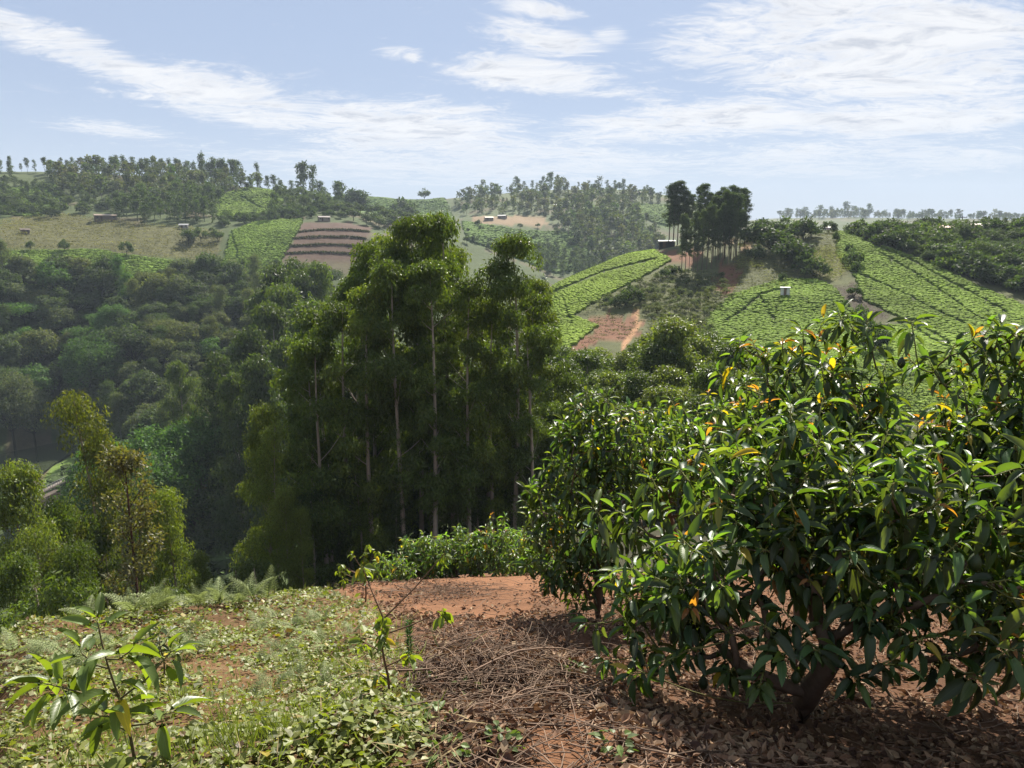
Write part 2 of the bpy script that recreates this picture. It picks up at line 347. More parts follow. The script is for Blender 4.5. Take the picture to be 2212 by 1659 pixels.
# ------------------------------------------------------------------ terrain
COLS = {  # photo column -> (distance, photo row) or (distance, 'z', height)
 -500: [(1,'z',-.1),(3,'z',-.5),(9,'z',-3.6),(14,'z',-9),(30,'z',-23),(60,'z',-40),(110,'z',-60),(165,'z',-70),(196,'z',-69),(206,'z',-62),(255,'z',-62),(290,'z',-40),(335,'z',-14),(400,'z',8),(450,'z',14),(520,'z',36),(580,'z',50),(700,'z',42),(1700,'z',30)],
 -60: [(1,'z',-.1),(3,'z',-.55),(9.5,1350),(14,'z',-9),(30,'z',-23),(60,'z',-40),(110,'z',-58),(165,'z',-70),(194,'z',-69.5),(199,'z',-60.5),(209,'z',-60),(214,'z',-63),(255,'z',-63),(270,'z',-56),(335,605),(400,500),(450,465),(520,400),(580,368),(700,'z',42),(1700,'z',30)],
 130: [(1,'z',-.1),(3,'z',-.55),(9.5,1335),(14,'z',-8.5),(30,'z',-22.5),(60,'z',-39),(110,'z',-58),(165,'z',-70),(200,'z',-69),(207,'z',-60.2),(240,'z',-59.4),(250,'z',-60.6),(256,'z',-63),(270,'z',-63),(280,'z',-54),(335,605),(400,500),(450,465),(520,420),(590,366),(700,'z',44),(1700,'z',30)],
 300: [(1,'z',-.1),(3,'z',-.5),(9.5,1310),(14,'z',-7.5),(30,'z',-21),(60,'z',-38),(110,'z',-51),(150,'z',-57),(185,'z',-59),(230,'z',-53),(290,'z',-32),(335,610),(400,500),(440,470),(500,440),(580,370),(700,'z',45),(1700,'z',30)],
 450: [(1,'z',-.1),(3,'z',-.5),(10,1290),(14,'z',-7.3),(30,'z',-19),(60,'z',-36),(110,'z',-49),(150,'z',-54),(185,'z',-55),(230,'z',-50),(290,'z',-32),(335,610),(400,505),(440,480),(500,440),(570,384),(700,'z',36),(1700,'z',30)],
 600: [(1,'z',-.1),(3,'z',-.5),(10.5,1270),(15,'z',-7),(30,'z',-17),(60,'z',-33),(110,'z',-50),(150,'z',-60),(200,'z',-55),(270,'z',-33),(335,612),(400,495),(440,472),(500,430),(550,404),(680,'z',25),(820,'z',34),(1700,'z',20)],
 750: [(1,'z',-.1),(3,'z',-.5),(6.5,'z',-1.9),(11.5,1255),(16,'z',-6.5),(30,'z',-14),(50,'z',-22),(80,'z',-32),(130,'z',-48),(180,'z',-52),(270,'z',-34),(340,610),(410,485),(440,474),(520,440),(600,'z',14),(700,'z',16),(820,414),(950,'z',36),(1700,'z',20)],
 900: [(1,'z',-.1),(3,'z',-.55),(6.5,'z',-1.95),(12.4,1245),(17,'z',-6.5),(30,'z',-13.5),(45,'z',-19.5),(80,'z',-30),(130,'z',-44),(180,'z',-48),(280,'z',-30),(400,530),(480,478),(600,'z',6),(700,'z',14),(820,431),(1000,'z',30),(1700,'z',20)],
 1050: [(1,'z',-.1),(3,'z',-.55),(6.5,'z',-1.95),(12.4,1243),(17,'z',-6.4),(30,'z',-13.2),(45,'z',-19),(80,'z',-28),(130,'z',-40),(200,'z',-36),(300,'z',-30),(420,'z',-16),(520,505),(650,460),(820,415),(1000,'z',40),(1700,'z',20)],
 1200: [(1,'z',-.1),(3,'z',-.55),(6.5,'z',-1.95),(12.4,1240),(17,'z',-6.3),(30,'z',-13),(45,'z',-18),(75,'z',-25),(105,'z',-25),(125,800),(160,700),(205,603),(230,'z',-11),(290,'z',-32),(400,'z',-30),(500,588),(590,500),(700,455),(830,402),(1000,'z',44),(1700,'z',20)],
 1350: [(1,'z',-.1),(3,'z',-.55),(6.5,'z',-1.95),(12.4,'z',-4.3),(17,'z',-6.3),(30,'z',-12.5),(45,'z',-17.5),(75,'z',-24),(105,'z',-24),(130,790),(160,700),(205,574),(228,545),(262,'z',-6),(320,'z',-26),(420,'z',-26),(500,588),(620,480),(740,430),(830,404),(1000,'z',40),(1700,'z',20)],
 1500: [(1,'z',-.1),(3,'z',-.58),(6.5,'z',-1.95),(12.4,'z',-4.2),(17,'z',-6.2),(30,'z',-12.2),(45,'z',-17.3),(75,'z',-24),(105,'z',-24),(130,790),(160,694),(200,590),(228,530),(250,506),(290,'z',-5),(350,'z',-20),(500,'z',-16),(620,'z',0),(800,425),(1000,'z',30),(1700,'z',20)],
 1650: [(1,'z',-.1),(3,'z',-.6),(6.5,'z',-1.9),(12.4,'z',-4.1),(17,'z',-6),(30,'z',-12),(45,'z',-17),(75,'z',-24),(100,'z',-25),(130,792),(160,694),(195,592),(225,512),(243,492),(300,'z',-4),(400,'z',-15),(600,'z',-6),(900,'z',6),(1400,470),(1700,'z',30)],
 1800: [(1,'z',-.1),(3,'z',-.6),(6.5,'z',-1.85),(12.4,'z',-4),(17,'z',-6),(30,'z',-12),(45,'z',-17),(75,'z',-24),(100,'z',-26),(130,800),(160,706),(195,594),(225,514),(245,491),(300,'z',-4),(400,'z',-15),(600,'z',-6),(900,'z',6),(1400,468),(1700,'z',30)],
 2000: [(1,'z',-.1),(3,'z',-.6),(6.5,'z',-1.8),(12.4,'z',-3.9),(17,'z',-6),(30,'z',-12),(45,'z',-17),(75,'z',-24),(100,'z',-26),(130,804),(160,716),(188,628),(206,577),(228,522),(252,498),(300,'z',-2),(400,'z',-12),(600,'z',-4),(900,'z',6),(1400,470),(1700,'z',30)],
 2212: [(1,'z',-.1),(3,'z',-.55),(6.5,'z',-1.7),(12.4,'z',-3.8),(17,'z',-6),(30,'z',-12),(45,'z',-17),(75,'z',-24),(100,'z',-26),(130,812),(160,734),(186,662),(206,612),(236,548),(270,494),(320,'z',8),(500,'z',0),(900,'z',6),(1400,474),(1700,'z',30)],
 2600: [(1,'z',-.1),(3,'z',-.5),(6.5,'z',-1.5),(12.4,'z',-3.6),(30,'z',-11),(45,'z',-16),(100,'z',-26),(130,'z',-22),(180,'z',-10),(240,'z',6),(300,'z',12),(500,'z',4),(900,'z',20),(1700,'z',10)],
}
BACK = [(1,'z',.12),(5,'z',.8),(20,'z',3.5),(80,'z',10),(300,'z',24),(1700,'z',40)]
NR = 620; LR = np.linspace(math.log(.4), math.log(1700), NR); RG = np.exp(LR)
def col_profile(u, lst):
    rs, zs = [.4], [0.0]
    for it in lst:
        r = it[0]; z = it[2] if len(it) == 3 else EYE + r * float(slope_of(u, it[1]))
        rs.append(r); zs.append(z)
    return np.interp(LR, np.log(rs), zs)
_az = [-180., -100.]; _pr = [col_profile(0, BACK), col_profile(0, BACK)]
for u in sorted(COLS): _az.append(float(azim(u, 600))); _pr.append(col_profile(u, COLS[u]))
_az += [100., 180.]; _pr += [_pr[0], _pr[0]]
_az = np.array(_az); _pr = np.array(_pr)
AZG = np.arange(-180, 180.01, .25)
def _smooth_cols():
    k = np.searchsorted(_az, AZG, side='right') - 1; k = np.clip(k, 0, len(_az) - 2)
    t = (AZG - _az[k]) / (_az[k + 1] - _az[k]); t = t * t * (3 - 2 * t) * .5 + t * .5
    Z = _pr[k] * (1 - t)[:, None] + _pr[k + 1] * t[:, None]
    def blur(A, s, ax):
        n = int(3 * s) + 1; w = np.exp(-.5 * (np.arange(-n, n + 1) / s) ** 2); w /= w.sum()
        A = np.moveaxis(A, ax, 0); P = np.concatenate([np.repeat(A[:1], n, 0), A, np.repeat(A[-1:], n, 0)])
        out = sum(w[i] * P[i:i + len(A)] for i in range(2 * n + 1))
        return np.moveaxis(out, 0, ax)
    return blur(blur(Z, 2.2, 1), 5, 0)
ZT = _smooth_cols()
_A, _R = np.meshgrid(np.radians(AZG), RG, indexing='ij')
_X, _Y = _R * np.sin(_A), _R * np.cos(_A)
_mid = np.clip((_R - 60) / 120, 0, 1)
ZT = ZT + _mid * (wnoise(_X, _Y, 38, 0) * np.clip(_R / 500, .15, 1) * 1.6 + wnoise(_X, _Y, 12, 9) * .35)
ZT = ZT + np.clip(1 - _R / 60, 0, 1) * np.clip(_R / 3, 0, 1) * (wnoise(_X, _Y, 1.1, 3) * .03 + wnoise(_X, _Y, .35, 20) * .012)
# heap of cut branches beside the path, and the bank of red soil dug out behind it
def bump(x0, y0, rx, ry, h):
    return h * np.exp(-(((_X - x0) / rx) ** 2 + ((_Y - y0) / ry) ** 2) * 1.2)
def ground_z(x, y):
    x = np.asarray(x, float); y = np.asarray(y, float)
    a = np.degrees(np.arctan2(x, y)); r = np.maximum(np.hypot(x, y), .41)
    fi = np.clip((a + 180) / .25, 0, len(AZG) - 1.001); fj = np.clip((np.log(r) - LR[0]) / (LR[1] - LR[0]), 0, NR - 1.001)
    i = fi.astype(int); j = fj.astype(int); di = fi - i; dj = fj - j
    return (ZT[i, j] * (1 - di) * (1 - dj) + ZT[i + 1, j] * di * (1 - dj) + ZT[i, j + 1] * (1 - di) * dj + ZT[i + 1, j + 1] * di * dj)
def hit(u, v, rmin=1.0, rmax=1650):
    """where the sight line through (u, v) first meets the ground beyond rmin"""
    u = np.atleast_1d(np.asarray(u, float)); v = np.atleast_1d(np.asarray(v, float))
    d = ray(u, v); h = np.hypot(d[:, 0], d[:, 1]); s = d[:, 2] / h; ux, uy = d[:, 0] / h, d[:, 1] / h
    rr = np.exp(np.linspace(math.log(rmin), math.log(rmax), 900))
    out = np.full((len(u), 3), np.nan)
    for k in range(0, len(u), 2000):
        sl = slice(k, k + 2000)
        X = ux[sl, None] * rr; Y = uy[sl, None] * rr; Z = ground_z(X, Y); D = Z - (EYE + s[sl, None] * rr)
        below = D >= 0; f = np.argmax(below, 1); ok = below.any(1); f0 = np.maximum(f - 1, 0); n = np.arange(len(f))
        a, b = D[n, f0], D[n, f]; t = np.where(f > 0, -a / (b - a + 1e-9), 0); t = np.clip(t, 0, 1)
        r = rr[f0] * (1 - t) + rr[f] * t
        P = np.stack([ux[sl] * r, uy[sl] * r, EYE + s[sl] * r], 1); P[~ok] = np.nan
        out[sl] = P
    return out
def at_r(u, r, v=700):
    """ground point in photo column u at distance r"""
    a = np.radians(azim(u, v)); x, y = r * np.sin(a), r * np.cos(a)
    return np.array([float(x), float(y), float(ground_z(x, y))])
def top_h(u, r, v):
    """height above the ground that reaches photo row v at distance r in column u"""
    return float(EYE + r * slope_of(u, v) - at_r(u, r)[2])
hp = hit(1060, 1480)[0]
ZT = ZT + bump(hp[0], hp[1], .75, .55, .20)
hb = hit(1200, 1395)[0]
ZT = ZT + bump(hb[0], hb[1] + .1, .8, .22, .13)
cp = hit(330, 1560)[0]
ZT = ZT + bump(cp[0], cp[1], 1.5, .8, .05)

# --- what grows or lies where, as outlines on the ground seen through photo points
Z_PLOUGH = [(652,483),(700,480),(755,481),(803,492),(772,562),(690,566),(608,562)]
Z_TEA_L = [[(0,545),(200,540),(330,560),(480,575),(500,500),(560,478),(655,472),(648,490),(606,566),(640,620),(0,650)], [(0,408),(120,402),(150,452),(60,470),(0,462)],
           [(465,425),(560,400),(620,420),(590,470),(520,478),(470,470)]]
Z_STUBBLE = [(0,478),(120,462),(290,482),(480,500),(470,570),(330,560),(200,538),(0,548)]
Z_TEA_M = [[(700,408),(960,430),(980,480),(880,476),(730,450)], [(1000,480),(1130,500),(1250,505),(1290,580),(1200,590),(1010,520)], [(1360,440),(1450,446),(1450,492),(1380,470)],
           [(1240,432),(1310,455),(1420,510),(1400,520),(1300,475)]]
Z_TAN_M = [(1020,468),(1180,466),(1180,488),(1020,484)]
Z_TEA_R = [[(1150,620),(1180,600),(1290,560),(1395,533),(1450,562),(1400,592),(1305,640),(1235,684),(1290,705),(1240,745),(1150,830)],
           [(1580,640),(1690,604),(1770,606),(1800,625),(1860,690),(1900,740),(1960,900),(1560,880),(1525,690)],
           [(1812,498),(1850,512),(2000,566),(2100,615),(2300,700),(2300,900),(1960,900),(1880,740),(1930,700),(1950,690),(1870,650),(1850,605),(1808,550)]]
Z_MAIZE = [[(1728,540),(1800,532),(1845,580),(1790,612),(1735,590)], [(1590,555),(1640,545),(1650,580),(1590,585)]]
Z_FALLOW = [(1800,620),(1850,612),(1870,645),(1930,680),(1900,690),(1850,675)]
Z_BARE_R = [[(1262,690),(1320,678),(1392,688),(1385,728),(1330,738),(1300,732),(1240,768),(1222,758),(1290,708)], [(1400,545),(1520,540),(1500,575),(1420,572)], [(1560,560),(1600,590),(1580,640),(1540,620)]]
Z_GULLY = [(1700,520),(1745,585),(1830,660),(1890,730)]
Z_BANK = [(-40,1000),(0,962),(60,932),(140,900),(190,905),(140,990),(40,1010)]
DIRT = [[(985,1275),(1140,1245),(1145,1325),(1060,1340),(920,1332),(880,1312)], [(1130,1580),(1240,1540),(1330,1580),(1300,1700),(1140,1700)], [(860,1238),(1140,1238),(1140,1262),(1000,1262),(860,1252)]]
COVER_EDGE = [(700,1262),(770,1290),(830,1330),(900,1400),(930,1500),(945,1600),(960,1800)]
def ground_colour(x, y, z):
    r = np.hypot(x, y); u, v = project(np.stack([x, y, z], -1)); n = len(x)
    C = np.zeros((n, 3)); C[:] = (.075, .085, .035)
    n1 = wnoise(x, y, 9, 2); n2 = wnoise(x, y, 30, 14); n3 = wnoise(x, y, 3, 30)
    far = r > 60
    C[far] = (.07, .095, .035)
    k = far & (r > 560); C[k] = (.085, .11, .045)
    patch = far & (n2 > .45); C[patch] = (.12, .105, .06)
    def zone(polys, col, lo, hi, jit=0):
        if isinstance(polys[0][0], (int, float)): polys = [polys]
        m = np.zeros(n, bool)
        for p in polys: m |= in_poly(u + jit * n1, v + jit * n3, p)
        m &= (r > lo) & (r < hi); C[m] = col
    zone(Z_TEA_L, (.085, .145, .03), 290, 640, 2); zone(Z_STUBBLE, (.115, .115, .05), 290, 560, 3); zone(Z_PLOUGH, (.105, .066, .048), 300, 560)
    zone(Z_TEA_M, (.10, .165, .04), 440, 1100, 2); zone(Z_TAN_M, (.24, .17, .10), 440, 1000, 2)
    m = far & (r > 100) & (r < 300) & (u > 1140); C[m] = (.105, .115, .05)
    zone(Z_TEA_R, (.075, .095, .03), 95, 300); zone(Z_MAIZE, (.15, .15, .06), 100, 300, 3); zone(Z_FALLOW, (.085, .07, .05), 100, 300, 2); zone(Z_BARE_R, (.20, .10, .06), 100, 300, 9)
    m = (u < 175) & (r > 200) & (r < 256) & (z > -61.2); C[m] = (.16, .24, .05)
    path = (seg_dist(u, v, [(1372,676),(1378,700),(1360,725),(1345,750)]) < 5) & (r > 100) & (r < 300); C[path] = (.42, .24, .13)
    path = (seg_dist(u, v, [(1560,520),(1610,522),(1625,530),(1600,538)]) < 3) & (r > 100) & (r < 300); C[path] = (.40, .27, .16)
    near = r <= 60; t = np.clip((r - 14) / 20, 0, 1)[:, None]
    soil = np.array([.225, .112, .060]); lit = np.array([.115, .068, .045])
    base = soil * (1 + .25 * n3[:, None]) * (1 - t) + np.array([.05, .05, .028]) * t
    C[near] = base[near]
    # left of the path the soil is under creeper, right of it under leaf litter
    dirt = np.zeros(n, bool)
    for p in DIRT: dirt |= in_poly(u + 14 * n3, v + 8 * n1, p)
    el = np.interp(v, [p[1] for p in COVER_EDGE], [p[0] for p in COVER_EDGE])
    m = near & (r < 14) & (u < el) ; C[m] = np.array([.17, .10, .05]) * (1 + .3 * n3[m, None])
    m = near & (r < 14) & (u >= el) & ~dirt & (v > 1300); C[m] = (lit * (1 + .35 * n3[m, None]) * .5 + soil * .5 * (1 + .3 * n1[m, None]))
    return np.clip(C, .01, .9)
def build_ground():
    az = np.concatenate([np.arange(-180, -48, 3.0), np.arange(-48, 48.01, .24), np.arange(51, 180, 3.0)])
    lr = np.linspace(math.log(.5), math.log(1650), 340); A, L = np.meshgrid(np.radians(az), lr, indexing='ij'); r = np.exp(L)
    X, Y = (r * np.sin(A)).ravel(), (r * np.cos(A)).ravel(); Z = ground_z(X, Y)
    na, nr_ = len(az), len(lr); i = np.arange(na)[:, None]; j = np.arange(nr_ - 1)[None]; i2 = (i + 1) % na
    F = np.stack([i * nr_ + j, i2 * nr_ + j, i2 * nr_ + j + 1, i * nr_ + j + 1], -1).reshape(-1, 4)
    V = np.stack([X, Y, Z], 1); c = len(V); V = np.concatenate([V, [[0, 0, float(np.mean(Z[::nr_]))]]])
    T = np.stack([np.arange(na) * nr_, np.full(na, c), ((np.arange(na) + 1) % na) * nr_], 1)
    C = ground_colour(V[:, 0], V[:, 1], V[:, 2])
    m, t, out = mat('soil_and_grass')
    at = t.node('ShaderNodeAttribute', attribute_name='Col'); g = t.node('ShaderNodeNewGeometry'); P = g.outputs['Position']
    a = t.noise(P, .35, 6, .65).outputs['Fac']; b = t.noise(P, 14, 6, .7).outputs['Fac']; c2 = t.noise(P, 90, 4, .7).outputs['Fac']; d = t.noise(P, 2.2, 5, .7).outputs['Fac']
    f = t.math('ADD', t.math('ADD', t.math('MULTIPLY', a, .3), t.math('MULTIPLY', d, .3)), t.math('ADD', t.math('MULTIPLY', b, .25), t.math('MULTIPLY', c2, .15)))
    f = t.ramp(f, .35, .65, .55, 1.45, False)
    col = t.mix(1.0, t.mix(1.0, at.outputs['Color'], (ALB, ALB, ALB, 1), 'MULTIPLY'), t.node_rgb(f), 'MULTIPLY')
    p = t.node('ShaderNodeBsdfPrincipled'); p.inputs['Roughness'].default_value = .95; p.inputs['Specular IOR Level'].default_value = .1
    bm = t.node('ShaderNodeBump'); bm.inputs['Strength'].default_value = .9; bm.inputs['Distance'].default_value = .03
    t.link(t.math('ADD', b, t.math('MULTIPLY', c2, .4)), bm.inputs['Height']); t.link(bm.outputs[0], p.inputs['Normal'])
    t.link(col, p.inputs['Base Color']); t.link(p.outputs[0], out.inputs[0])
    o = link('ground', new_mesh('ground', V, [F, T], m, C, True)); tag(o, 'red soil hillside running down into the valley and up the far hills', 'ground', kind='structure')
build_ground()
# river held above the weir
def build_river():
    us = np.array([-500, -300, -150, -60, 0, 60, 110, 150, 190, 230]); near = np.array([206, 206, 206, 207, 214, 226, 240, 250, 254, 258]); far = np.array([264, 264, 264, 264, 265, 268, 272, 276, 278, 279])
    a = np.radians(azim(us, 930)); V = []
    for k in range(7):
        r = near * (1 - k / 6) + far * k / 6; V.append(np.stack([r * np.sin(a), r * np.cos(a), np.full(len(a), -60.6)], 1))
    V = np.concatenate(V); n = len(us); F = [[k * n + i, k * n + i + 1, (k + 1) * n + i + 1, (k + 1) * n + i] for k in range(6) for i in range(n - 1)]
    m, t, out = mat('river_water'); p = t.node('ShaderNodeBsdfPrincipled'); p.inputs['Base Color'].default_value = (.03, .038, .02, 1); p.inputs['Roughness'].default_value = .06
    g = t.node('ShaderNodeNewGeometry'); nz = t.noise(g.outputs['Position'], .9, 4).outputs['Fac']; b = t.node('ShaderNodeBump'); b.inputs['Strength'].default_value = .05; b.inputs['Distance'].default_value = .1
    t.link(nz, b.inputs['Height']); t.link(b.outputs[0], p.inputs['Normal']); t.link(p.outputs[0], out.inputs[0])
    tag(link('river', new_mesh('river', V, [np.array(F)], m)), 'still brown-green river held back above the weir', 'river', kind='structure')
build_river()
# haze
def build_haze():
    g = Geo(); g.box((0, 0, 24), (3600, 3600, 210)); m, t, out = mat('valley_haze')
    v = t.node('ShaderNodeVolumePrincipled'); v.inputs['Color'].default_value = (.72, .85, 1.0, 1); v.inputs['Density'].default_value = HAZE; v.inputs['Anisotropy'].default_value = .05
    t.link(v.outputs[0], out.inputs['Volume'])
    tag(link('haze', g.mesh('haze', m)), 'pale blue haze filling the valley air', 'haze', kind='stuff')
HAZE = .00014
build_haze()
# ------------------------------------------------------------------ tree builders
def limb(g, a, b, r0, r1, bend, sides=5, col=(1, 1, 1), rs=rng, n=5):
    a, b = np.asarray(a, float), np.asarray(b, float); t = np.linspace(0, 1, n)[:, None]
    off = rs.normal(size=3) * bend * np.linalg.norm(b - a); off[2] = abs(off[2]) * -.6
    P = a + (b - a) * t + off * (t * (1 - t) * 2)
    g.tube(P, r0 + (r1 - r0) * t[:, 0], sides, col)
    return P
def blob_leaves(g, c, rad, n, L, Wf, hang, rs, tmpl=T_RHOMB, flat=.8, bright=.22, shell=.5, up=0.0, face=.5, scat=.8):
    """a clump of leaves round c; hang pulls leaf tips down, shell moves leaves to the outside"""
    d = rand_dirs(n, rs); d[:, 2] = d[:, 2] * .9 + .15; d = nrm(d)
    rr = shell + (1 - shell) * rs.random(n) ** .6
    rag = 1 + .35 * np.sin(d[:, 0] * 5 + c[0] * 3) * np.sin(d[:, 1] * 6 + c[1] * 3 + 1) + .07 * rs.normal(size=n)
    P = c + d * (np.asarray(rad) * rr * rag)[:, None] * np.array([1, 1, flat])
    X = nrm(d * .35 + rs.normal(size=(n, 3)) * .5 + np.array([0, 0, -hang]))
    N = nrm(d * face + rs.normal(size=(n, 3)) * scat + np.array([0, 0, up]))
    Ls = L * rs.uniform(.65, 1.3, n); b = 1 + bright * rs.normal(size=(n, 1))
    col = np.clip(b, .5, 1.6) * np.array([1, 1, 1]) + np.array([.10, .03, -.05]) * rs.normal(size=(n, 1))
    put_leaves(g, P, X, N, Ls, Ls * Wf, tmpl, np.clip(col, .3, 1.8))
def cauliflower(g, c, rc, n, L, Wf, hang, rs, flat=.85, subs=6):
    """a domed clump made of smaller rounded tufts, with a hanging fringe"""
    d = rand_dirs(subs, rs); d[:, 2] = np.abs(d[:, 2]) * .9 - .15
    for q in range(subs):
        cc = np.asarray(c) + d[q] * rc * np.array([.62, .62, .62 * flat])
        blob_leaves(g, cc, rc * rs.uniform(.42, .6), max(4, int(n / subs)), L, Wf, hang, rs, flat=.85, shell=.7, bright=.22, face=.8, scat=.6)
def gum_tree(seed, H, base, width, clumps, per, L, Wf=.30, hang=1.0, lean=.02, crad=(.8, 1.5), low=.0, tr=.17, dome=.75, barecol=(.42, .36, .29), sides=6, subs=6, flat=.9):
    """eucalyptus: bare pale stem, upward limbs, domed clumps of hanging leaves"""
    rs = np.random.default_rng(seed); gt, gl = Geo(), Geo()
    t = np.linspace(0, 1, 12); ph = rs.uniform(0, 6.28, 4)
    ax = lambda h: np.stack([H * lean * np.sin(h / H * 3 + ph[0]) * (h / H), H * lean * np.sin(h / H * 2.4 + ph[1]) * (h / H), h], -1)
    pts = ax(t * H * .97); pts[0, 2] = -.8
    gt.tube(pts, tr * (1 - t) ** .8 + .02, sides, barecol)
    for k in range(clumps):
        f = (k + rs.random()) / clumps
        h = H * (base + (1 - base) * f ** .85)
        if low and rs.random() < low: h = H * rs.uniform(.15, base + .1)
        s = (h / H - base) / (1 - base)
        prof = np.sqrt(max(.05, 1 - ((s - .45) / .62) ** 2)) if s > 0 else .45
        if s > dome: prof *= 1 - .4 * (s - dome) / (1 - dome + 1e-6)
        R_ = width * prof * rs.uniform(.3, 1.0); a = rs.uniform(0, 6.28)
        rc = rs.uniform(*crad) * (.75 + .35 * prof)
        c = ax(np.array(h)) + np.array([R_ * math.cos(a), R_ * math.sin(a), -rc * .3])
        if s > .9: c = ax(np.array(H - crad[1] * .85)) + rs.normal(size=3) * .2; rc = crad[1] * .92
        st = ax(np.array(max(.1 * H, h - R_ * rs.uniform(.9, 1.7))))
        limb(gt, st, c, max(.018, tr * .28 * (1 - h / H) + .02), .012, .12, 4, np.array(barecol) * rs.uniform(.8, 1.25), rs, 4)
        n = int(per * rs.uniform(.7, 1.3) * (rc / crad[1]) ** 1.6) + 8
        cauliflower(gl, c, rc, n, L, Wf, hang, rs, flat, subs)
        c2 = c + np.array([rs.normal() * rc * .6, rs.normal() * rc * .6, -rc * rs.uniform(.6, 1.0)])
        blob_leaves(gl, c2, rc * .4, int(n * .1) + 3, L, Wf, hang * 1.4, rs, flat=1.5)
    return gt, gl
def broad_tree(seed, H, spread, clumps, per, L, hang=.25, barecol=(.16, .13, .10), umbrella=0.0, tr=.16):
    """round-headed broadleaf tree, or a flat-topped one"""
    rs = np.random.default_rng(seed); gt, gl = Geo(), Geo()
    fk = H * (.35 + .15 * umbrella); gt.tube([[0, 0, -.8], [.1, .05, fk * .5], [.05, .1, fk]], [tr * 1.2, tr, tr * .8], 6, barecol)
    for k in range(clumps):
        d = rand_dirs(1, rs)[0]; d[2] = abs(d[2]) * 1.0 - .25
        if umbrella: d[2] = .2 + .2 * rs.random(); d[:2] = d[:2] / (np.hypot(*d[:2]) + 1e-6) * math.sqrt(rs.random())
        hc = H * (.62 + .12 * umbrella)
        c = np.array([d[0] * spread, d[1] * spread, hc + d[2] * (H - hc) * 1.0]) * rs.uniform(.8, 1.0, 3)
        rc = spread * rs.uniform(.28, .42)
        limb(gt, (0.05, .1, fk * rs.uniform(.6, 1)), c, tr * .4, .02, .15, 4, barecol, rs, 4)
        blob_leaves(gl, c, rc, int(per * rs.uniform(.7, 1.3)), L, .55, hang, rs, T_RHOMB, .45 if umbrella else .8, .25, .7, .35, 1.1, .42)
    return gt, gl
PROTO = {}
def proto(kind, geos, mats=(None, None), split=True):
    """split: trunk and crown stay two meshes; otherwise one mesh with two materials"""
    gt, gl = geos; mb, ml = mats
    if split: PROTO.setdefault(kind, []).append((gt.mesh(kind + '_trunk', mb, True), gl.mesh(kind + '_crown', ml)))
    else:
        g = Geo()
        for src, mi in ((gt, 0), (gl, 1)):
            off = g.n
            g.V += src.V; g.C += src.C; g.L += src.L; g.n += src.n
            for k in (3, 4):
                for F in src.B[k]: g.B[k].append(F + off); g.M[k].append(np.full(len(F), mi))
        PROTO.setdefault(kind, []).append((g.mesh(kind, [mb, ml]),))
for k in range(6):
    proto('grove', gum_tree(100 + k, 24, .34, 2.6, 19, 1350, .26, .38, .9, .02, (.85, 1.5), .22, .19, .8, (.44, .38, .31), subs=8), (M_BARK, M_GUM))
for k in range(3):
    proto('grove_low', gum_tree(120 + k, 11, .12, 1.3, 16, 700, .2, .36, .9, .02, (.6, 1.1), 0, .09, .7), (M_BARK, M_GUM))
for k in range(4):
    proto('slope_gum', gum_tree(140 + k, 19, (.18, .3, .4, .25, .15)[k], 1.9, 22, 950, .2, .38, .7, .03, (.8, 1.4), .05, .13, .6, (.36, .29, .22), subs=7), (M_BARK, M_GUM))
for k in range(4):
    proto('cone_gum', gum_tree(160 + k, 16, .10, 2.6, 28, 620, .32, .40, .8, .015, (.9, 1.6), 0, .15, .45, subs=7), (M_BARK, M_GUM))
for k in range(2):
    proto('silky', gum_tree(170 + k, 16, .10, 1.7, 42, 260, .2, .45, .2, .01, (.5, .85), 0, .12, .3, (.10, .05, .04), subs=5, flat=.6), (M_BARK, M_GUM))
for k in range(6):
    proto('wood', broad_tree(200 + k, 11, 4.3, 24, 270, .56, .3), (M_BARK, M_LEAF), False)
for k in range(3):
    proto('crown', broad_tree(290 + k, 18, 6.0, 44, 420, .46, .3, tr=.3), (M_BARK, M_LEAF), False)
for k in range(3):
    proto('flat', broad_tree(220 + k, 10, 5.2, 26, 190, .45, .1, umbrella=1.0), (M_BARK, M_LEAF), False)
for k in range(3):
    proto('wood_gum', gum_tree(230 + k, 17, .2, 2.6, 22, 230, .48, .42, .6, .02, (1.2, 2.1), 0, .16, .5, (1.5, 1.3, 2.0)), (M_BARK, M_LEAF), False)
for k in range(8):
    proto('far_gum', gum_tree(240 + k, 16, (.12, .3, .45, .2, .55, .1, .35, .25)[k], (2.6, 2.4, 2.6, 3.2, 2.0, 2.2, 3.0, 1.6)[k], 12, 62, .95, .6, .3, .03, (1.3, 2.5), 0, .2, .6, (1.4, 1.2, 1.8), 5, subs=4), (M_BARK, M_LEAF), False)
for k in range(4):
    proto('far_bush', broad_tree(260 + k, 7, 3.2, 12, 60, .85, .2), (M_BARK, M_LEAF), False)
for k in range(5):
    proto('stand_gum', gum_tree(270 + k, 20, .34, 1.15, 26, 260, .36, .40, .3, .008, (.7, 1.15), 0, .14, .6, (.16, .12, .095), 5), (M_BARK, M_LEAF))
for k in range(4):
    proto('scrub', broad_tree(280 + k, 2.0, 1.0, 9, 60, .22, .1, tr=.05), (M_BARK, M_LEAF), False)
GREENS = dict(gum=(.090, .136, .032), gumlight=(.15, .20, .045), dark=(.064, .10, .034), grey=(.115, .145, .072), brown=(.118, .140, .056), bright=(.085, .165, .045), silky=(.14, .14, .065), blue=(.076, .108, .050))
_count = {}
